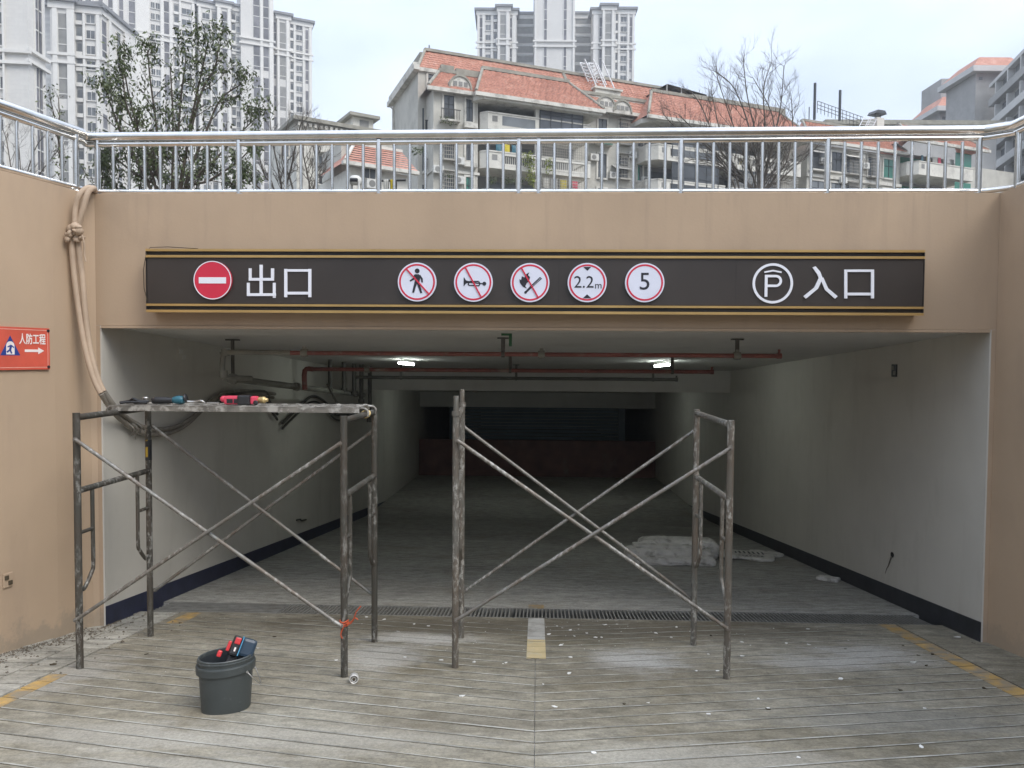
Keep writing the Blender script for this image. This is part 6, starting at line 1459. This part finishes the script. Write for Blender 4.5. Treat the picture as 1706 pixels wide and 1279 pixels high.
# tools on the platform
def X_at(px, y): return at_y(px, 685, y).x
ty = 5.27
g = empty('angle_grinder', (X_at(280, ty), ty, TZ), 'black and teal angle grinder lying on the left of the platform', 'power tool')
x0, x1 = X_at(254, ty), X_at(312, ty)
def lx(f): return x0+(x1-x0)*f
rX = Matrix.Rotation(radians(90), 4, 'Y')
b = MB(); b.lathe([(.014, 0), (.024, .004), (.026, .03), (.025, .10), (.021, .13), (.020, .15)], 14, Matrix.Translation((lx(0), ty, TZ+.027)) @ rX); put('motor_body', b, M['blackplastic'], g)
b = MB(); b.lathe([(.021, 0), (.028, .02), (.031, .05), (.026, .08), (.012, .085)], 14, Matrix.Translation((lx(.60), ty, TZ+.031)) @ rX); put('gear_head', b, M['teal'], g)
b = MB(); b.lathe([(.012, 0), (.03, .004), (.03, .012), (.012, .016)], 16, Matrix.Translation((lx(.93), ty, TZ+.044)) @ Matrix.Rotation(radians(75), 4, 'Y')); put('disc_guard', b, M['blackplastic'], g)
b = MB(); b.tube(smooth_path([(lx(1.0), ty, TZ+.02), (lx(1.2), ty+.01, TZ+.018), (lx(1.42), ty-.01, TZ+.026), (lx(1.5), ty, TZ+.012)], 4), .008, 8); b.bbox((lx(1.75), ty, TZ+.009), (.09, .02, .014), .2); put('spare_handle', b, M['wire'], g)
g2 = empty('pliers', (X_at(225, ty), ty, TZ), 'dark hand tools lying at the left end of the platform', 'hand tool')
b = MB(); xs = [X_at(p, ty) for p in (200, 215, 222, 232, 246)]
b.tube(smooth_path([(xs[0], ty, TZ+.008), (xs[1], ty+.01, TZ+.02), (xs[2], ty, TZ+.036), (xs[3], ty, TZ+.02), (xs[4], ty+.02, TZ+.018)], 5), .010, 8); b.tube(smooth_path([(xs[0]+.02, ty-.03, TZ+.007), (xs[2], ty-.02, TZ+.014), (xs[4], ty-.01, TZ+.009)], 5), .008, 8); put('grips', b, M['blackplastic'], g2)
b = MB(); b.lathe([(.02, 0), (.034, .008), (.030, .02), (.01, .028)], 12, Matrix.Translation((xs[2], ty+.05, TZ)), 1.2, 1); put('jaw', b, M['blackplastic'], g2)
b = MB(); b.lathe([(.018, 0), (.018, .03), (.022, .032), (.022, .045), (.012, .047)], 12, Matrix.Translation((X_at(243, 5.35), 5.35, TZ))); solo('socket_cup', b, M['wire'], 'small metal cup standing on the platform above the rear left post', 'cup')
d = empty('power_drill', (X_at(405, ty), ty, TZ), 'pink and black power drill lying on the middle of the platform', 'power tool')
x0, x1 = X_at(368, ty), X_at(449, ty); W_ = x1-x0
b = MB(); b.lathe([(.012, 0), (.022, .01), (.024, .03), (.020, .045)], 14, Matrix.Translation((x0, ty, TZ+.040)) @ rX); b.bbox((x0+W_*.27, ty, TZ+.033), (W_*.36, .06, .062), .25); b.bbox((x0+W_*.70, ty, TZ+.034), (W_*.14, .055, .058), .25); put('casing', b, M['pink'], d)
b = MB(); b.bbox((x0+W_*.50, ty-.004, TZ+.035), (W_*.26, .066, .070), .18); b.bbox((x0+W_*.22, ty-.03, TZ+.028), (W_*.12, .012, .03), .25); b.bbox((x0+W_*.34, ty-.03, TZ+.028), (W_*.07, .012, .03), .25); b.lathe([(.016, 0), (.018, .006), (.012, .008)], 12, Matrix.Translation((x0+W_*.75, ty-.026, TZ+.018)) @ Matrix.Rotation(radians(90), 4, 'X')); put('grip', b, M['blackplastic'], d)
b = MB(); b.lathe([(.016, 0), (.022, .01), (.022, .03), (.024, .032), (.024, .05), (.014, .052), (.012, .07)], 12, Matrix.Translation((x0+W_*.77, ty, TZ+.036)) @ rX); put('chuck', b, M['brass'], d)

# ================================================================== BUCKET
bp = on_ramp(377, 1180); bz = rz(bp.y)
bk = empty('bucket', (bp.x, bp.y, bz), 'grey oval plastic bucket standing on the ramp', 'bucket', None, radians(28))
prof = [(.118, .0), (.123, .008), (.135, .222), (.148, .224), (.150, .262), (.147, .268), (.138, .270), (.139, .284), (.143, .286), (.143, .292), (.139, .294), (.140, .304), (.136, .308), (.130, .306), (.129, .285)]
tilt = Matrix.Identity(4); sx_, sy_ = 1.06, .80
b = MB(); b.lathe(prof, 48, None, sx_, sy_, cap=False, hard=True); b.lathe([(.001, .0), (.118, 0)], 48, None, sx_, sy_, cap=False); put('shell', b, M['bucket'], bk, local=True)
b = MB(); b.lathe([(.1285, .288), (.122, .10), (.114, .014), (.001, .012)], 48, None, sx_, sy_, cap=False); put('inside', b, M['bucket_in'], bk, local=True)
b = MB(); hp = []
for i in range(13):
    a = pi*i/12; hp.append(Vector((.165*cos(a)*1.0, -.02-.125*sin(a), .24-.10*sin(a)-.0)))
ang = [(.10, -.118, .235), (.125, -.128, .205), (.15, -.12, .175), (.17, -.10, .15), (.178, -.05, .142), (.176, .02, .15), (.165, .08, .18)]
b.tube(smooth_path(ang, 4), .0028, 6); b.lathe([(.006, -.004), (.006, .004)], 8, Matrix.Translation((.10, -.118, .235)) @ Matrix.Rotation(radians(90), 4, 'X')); put('wire_handle', b, M['wire'], bk, local=True)
# power tool battery leaning in the bucket
X = Matrix.Translation((bp.x+.065, bp.y+.035, bz+.305)) @ Matrix.Rotation(radians(18), 4, 'Z') @ Matrix.Rotation(radians(22), 4, 'Y') @ Matrix.Rotation(radians(-18), 4, 'X')
pt = empty('cordless_tool', (bp.x+.05, bp.y+.03, bz+.03), 'black and red cordless tool sticking out of the grey bucket', 'power tool')
b = MB(); b.bbox((.028, 0, .035), (.085, .10, .10), .2, X); put('battery', b, M['bluepl'], pt)
b = MB(); b.bbox((-.012, -.03, .035), (.004, .074, .104), .2, X); put('seam', b, M['bluetrim'], pt)
b = MB(); b.bbox((-.036, -.012, .030), (.046, .09, .105), .25, X); b.bbox((-.03, 0, -.14), (.05, .05, .24), .25, X); put('grip', b, M['blackplastic'], pt)
b = MB(); b.bbox((-.036, -.055, .058), (.032, .016, .035), .3, X); b.bbox((-.072, -.03, .02), (.018, .03, .055), .3, X); b.bbox((-.105, -.05, -.03), (.024, .03, .035), .3, X); put('red_panel', b, M['redplastic'], pt)
b = MB(); b.bbox((-.036, -.058, .012), (.009, .004, .022), .2, X); put('mark', b, M['offwhite'], pt)
# can lying by the scaffold foot
cp = on_ramp(590, 1135); cz0 = rz(cp.y); cn = empty('can', (cp.x, cp.y, cz0), 'small white can lying on its side by the scaffold foot', 'can')
X = Matrix.Translation((cp.x, cp.y, cz0+.029)) @ Matrix.Rotation(radians(12), 4, 'Z') @ Matrix.Rotation(radians(90), 4, 'X')
b = MB(); b.lathe([(.024, -.002), (.028, .0), (.028, .035), (.026, .04), (.0265, .043), (.0235, .043), (.022, .036), (.001, .035)], 24, X, cap=False); put('body', b, M['can'], cn)
b = MB(); b.lathe([(.009, .036), (.010, .0385), (.006, .039)], 12, X); b.lathe([(.021, .0362), (.017, .038), (.016, .0362)], 20, X, cap=False); put('rim_dirt', b, M['leafdry'], cn)

# ================================================================== SACKS in the tunnel
def blob_sheet(c, sx, sy, h, rot, seed, nu=22, nv=12, roll=0):
    r = random.Random(seed); mb = MB(); vs = []; top = []
    ph = [r.uniform(0, 6) for _ in range(6)]
    for s in (0, 1):
        for i in range(nu+1):
            for j in range(nv+1):
                u, v = i/nu*2-1, j/nv*2-1
                e = max(0, 1-abs(u)**14)**.4*max(0, 1-abs(v)**8)**.4
                z = (h*.80+h*.10*sin(3*u+ph[0])*sin(2.3*v+ph[1])+h*.07*sin(9*u+ph[2]+2*v)+h*.06*sin(15*v+ph[3]+3*u)) * e if s == 0 else 0
                wob = .04*sin(9*u+ph[4]+v*3)
                x, y = (u+wob*v)*sx, (v+.06*sin(5*u+ph[5]))*sy
                X_, Y_ = c[0]+x*cos(rot)-y*sin(rot), c[1]+x*sin(rot)+y*cos(rot)
                vs.append((X_, Y_, rz(Y_)+.004+max(z, .001)+c[2] if s == 0 else rz(Y_)+.002+c[2]))
    o = (nu+1)*(nv+1); fs = []
    for s in (0, 1):
        for i in range(nu):
            for j in range(nv): a = s*o+i*(nv+1)+j; fs.append((a, a+nv+1, a+nv+2, a+1))
    for i in range(nu):
        for j in (0, nv): a = i*(nv+1)+j; fs.append((a, a+nv+1, a+nv+1+o, a+o))
    for j in range(nv):
        for i in (0, nu): a = i*(nv+1)+j; fs.append((a, a+1, a+1+o, a+o))
    mb.add(vs, fs, True); return mb
from mathutils import noise as mnoise
def sack(c, size, rot, seed, tilt=0, name='sack'):
    """crumpled flat-lying sack: rounded block with folds, crinkled facets"""
    bm = bmesh.new(); bmesh.ops.create_cube(bm, size=2); bmesh.ops.subdivide_edges(bm, edges=bm.edges[:], cuts=13, use_grid_fill=True)
    of = Vector((seed*7.3, seed*3.1, 0)); X = Matrix.Rotation(rot, 4, 'Z') @ Matrix.Rotation(-atan2(SL, 1)+tilt, 4, 'X')
    for v in bm.verts:
        p = v.co; k = (abs(p.x)**8+abs(p.y)**6+abs(p.z)**4)**(-1/6) if p.length > 0 else 1; p = p*min(k, 1.0)
        q = Vector((p.x*size[0], p.y*size[1], p.z*size[2]))
        fold = .5*abs(mnoise.noise(Vector((q.x*3, q.y*5, q.z*9))+of)) + .35*abs(mnoise.noise(Vector((q.x*9, q.y*11, q.z*24))+of)) + .2*abs(mnoise.noise(q*31+of))
        d = Vector((p.x*.3, p.y, p.z)).normalized() if p.length > 1e-6 else Vector((0, 0, 1))
        q = q + d*(.30-fold)*.085*min(1, size[2]/.06+.2) + Vector((mnoise.noise(q*4+of)*.03, mnoise.noise(q*5-of)*.03, 0))
        q.z = max(q.z, -size[2]); v.co = X @ q
    bm.verts.index_update(); b = MB(); zc_ = rz(c[1])+size[2]+c[2]; b.add([Vector((c[0], c[1], zc_))+v.co for v in bm.verts], [[v.index for v in f_.verts] for f_ in bm.faces]); bm.free(); return b
spt = on_ramp(1128, 941)
G_ = 'dusty sacks heaped in the tunnel'
solo('sack', sack((spt.x-.02, spt.y+.04, .0), (.50, .12, .045), radians(-5), 3), M['sack'], 'flattened lowest white sack at the front of the heap in the tunnel', 'sack', G_)
solo('sack', sack((spt.x-.06, spt.y+.34, .0), (.55, .24, .085), radians(-2), 5), M['sack'], 'bulging dusty white sack in the middle of the heap in the tunnel', 'sack', G_)
solo('sack', sack((spt.x+.12, spt.y+.66, .0), (.52, .24, .125), radians(-5), 9), M['sack'], 'pale sack at the back of the heap in the tunnel', 'sack', G_)
solo('sack', sack((spt.x-.04, spt.y+.44, .16), (.46, .20, .025), radians(1), 14), M['sack'], 'thin folded sack lying on top of the heap in the tunnel', 'sack', G_)
sp2 = on_ramp(1246, 930)
sk = solo('printed_sack', sack((sp2.x, sp2.y+.1, 0), (.36, .32, .025), radians(-20), 12), M['sack'], 'flat printed white sack with dark lettering beside the sack heap', 'sack')
b = MB()
for i in range(9):
    x = sp2.x-.26+.055*i; y = sp2.y+.22-.02*i+rng.uniform(-.02, .02)
    b.add([(x, y-.1, rz(y-.1)+.062), (x+.025, y-.1, rz(y-.1)+.062), (x+.06, y+.12, rz(y+.12)+.062), (x+.035, y+.12, rz(y+.12)+.062)], [(0, 1, 2, 3)])
for i in range(8):
    x = sp2.x-.2+.045*i; y = sp2.y-.06-.018*i; b.add([(x, y-.03, rz(y)+.06), (x+.03, y-.03, rz(y)+.06), (x+.03, y+.02, rz(y+.02)+.058), (x, y+.02, rz(y+.02)+.058)], [(0, 1, 2, 3)])
put('printed_marks', b, M['ink'], sk, kind='stuff')
for px_, py_, s, lab in ((1296, 924, .22, 'thin crumpled sheet by the right skirting beyond the printed sack'), (1405, 967, .12, 'small crumpled rag against the right skirting')):
    q = on_ramp(px_, py_); solo('rag', sack((min(q.x, XR-s-.03), q.y, 0), (s, s*.7, .018), radians(-30), int(px_)), M['sack'], lab, 'rag')

# ================================================================== LITTER on the ramp
def chipmesh(m, seed, flat=.25):
    r = random.Random(seed); b = MB(); n = 6; pts = [(cos(2*pi*i/n)*r.uniform(.5, 1.1), sin(2*pi*i/n)*r.uniform(.35, .8)) for i in range(n)]
    vs = [(x, y, r.uniform(.05, flat)) for x, y in pts] + [(x*.9, y*.9, 0) for x, y in pts]
    b.add(vs, [tuple(range(n)), tuple(range(2*n-1, n-1, -1))] + [(i, i+n, (i+1) % n+n, (i+1) % n) for i in range(n)]); return b.mesh('paint_chip', m)
chips = [chipmesh(M['chip'], i) for i in range(6)]; dark = [chipmesh(M['leafdry'], 20+i, .5) for i in range(4)]
def litter(name, me, px, py, size, label, cat, group):
    q = on_ramp(px, py); o = bpy.data.objects.new(name, me); COL.objects.link(o); o.location = (q.x, q.y, rz(q.y)+.001)
    o.scale = (size, size, size); o.rotation_euler = (-atan2(SL, 1), 0, 0); o.rotation_euler.rotate_axis('Z', rng.uniform(0, 6.28)); tag(o, label, cat, group); return o
spots = [(928, 1043), (937, 1046), (964, 1041), (978, 1055), (950, 1050), (992, 1062), (1002, 1062), (1008, 1041), (934, 1075), (938, 1073), (914, 1057), (950, 1095), (1028, 1040), (957, 1060), (1093, 1055), (1118, 1062), (1127, 1045), (1150, 1052), (1180, 1090), (905, 1140), (640, 1032), (675, 1095), (664, 1052), (610, 1028), (735, 1100), (760, 1105), (790, 1103), (838, 1106), (843, 1104), (1236, 1093), (1236, 1070), (1160, 1118), (1400, 1131), (1195, 1118), (1250, 1075), (1348, 1074), (1346, 1048), (1289, 1047), (1310, 1072), (690, 1040), (713, 1043), (560, 1100), (948, 1122), (925, 1178), (1080, 1171), (1180, 1190), (1263, 1164), (1540, 1180), (1280, 1180), (430, 1080), (770, 1160), (990, 1255), (1535, 1245), (1330, 1262)]
for i, (x, y) in enumerate(spots): litter('paint_chip', chips[i % 6], x, y, rng.uniform(.010, .026), 'small white paint chip lying on the grooved ramp', 'paint chip', 'white paint chips strewn on the ramp')
for i in range(70):
    x = rng.gauss(985, 75) if i % 2 else rng.uniform(560, 1450); y = rng.uniform(1034, 1085)
    litter('paint_chip', chips[i % 6], x, y, rng.uniform(.003, .008), 'small white paint chip lying on the grooved ramp', 'paint chip', 'white paint chips strewn on the ramp')
big = [(1401, 1132, .02, 'largest white flake in the middle right of the ramp'), (1522, 1104, .03, 'crumpled white scrap by the right yellow line'), (1595, 1062, .03, 'flat white scrap between the yellow line and the right wall')]
for x, y, s, lab in big: litter('scrap', chips[2], x, y, s, lab, 'scrap', None)
for i, (x, y) in enumerate([(457, 1061), (1408, 1081), (1553, 1090), (1640, 1147), (1500, 1150), (1185, 1059), (1280, 1182), (1543, 1109), (1040, 1173), (1505, 1076), (1622, 1072), (1530, 1092), (300, 1038), (243, 1090), (88, 1108)]):
    litter('dry_leaf', dark[i % 4], x, y, rng.uniform(.012, .022), 'small dark dry leaf lying on the ramp', 'leaf', 'dark dry leaves and crumbs on the ramp')
# dirt along the foot of the left wall
b = MB()
for i in range(900):
    k = rng.random(); y = 3.9+2.1*k**.8 if i % 3 else rng.uniform(4.0, 6.3)
    x = lw(min(y, 5.6))+.02+abs(rng.gauss(0, .09 if i % 3 else .28)); 
    if y > 5.75: x = max(x, XL+.02)
    s = rng.uniform(.003, .011)*(1.7 if rng.random() < .06 else 1); z = rz(y)+.004
    vs = [(x+s*rng.uniform(.6, 1.2), y, z), (x, y+s*rng.uniform(.6, 1.2), z), (x-s*rng.uniform(.6, 1.2), y, z), (x, y-s, z), (x+rng.uniform(-.3, .3)*s, y, z+s*rng.uniform(.5, 1))]
    b.add(vs, [(0, 1, 4), (1, 2, 4), (2, 3, 4), (3, 0, 4)])
o = put('dirt_crumbs', b, M['dirt']); o['kind'] = 'stuff'; o['label'] = 'dirt and crumbs along the foot of the left wall'
b = MB()
for i in range(260):
    x = rng.uniform(-3.2, -2.2) if i % 2 else rng.uniform(2.3, 3.4); y = rng.uniform(4.1, 6.3); s = rng.uniform(.002, .006); z = rz(y)+.003
    b.add([(x+s, y, z), (x, y+s, z), (x-s, y, z), (x, y-s, z), (x, y, z+s)], [(0, 1, 4), (1, 2, 4), (2, 3, 4), (3, 0, 4)])
o = put('grit', b, M['gutter']); o['kind'] = 'stuff'; o['label'] = 'pale grit beside the yellow lines'
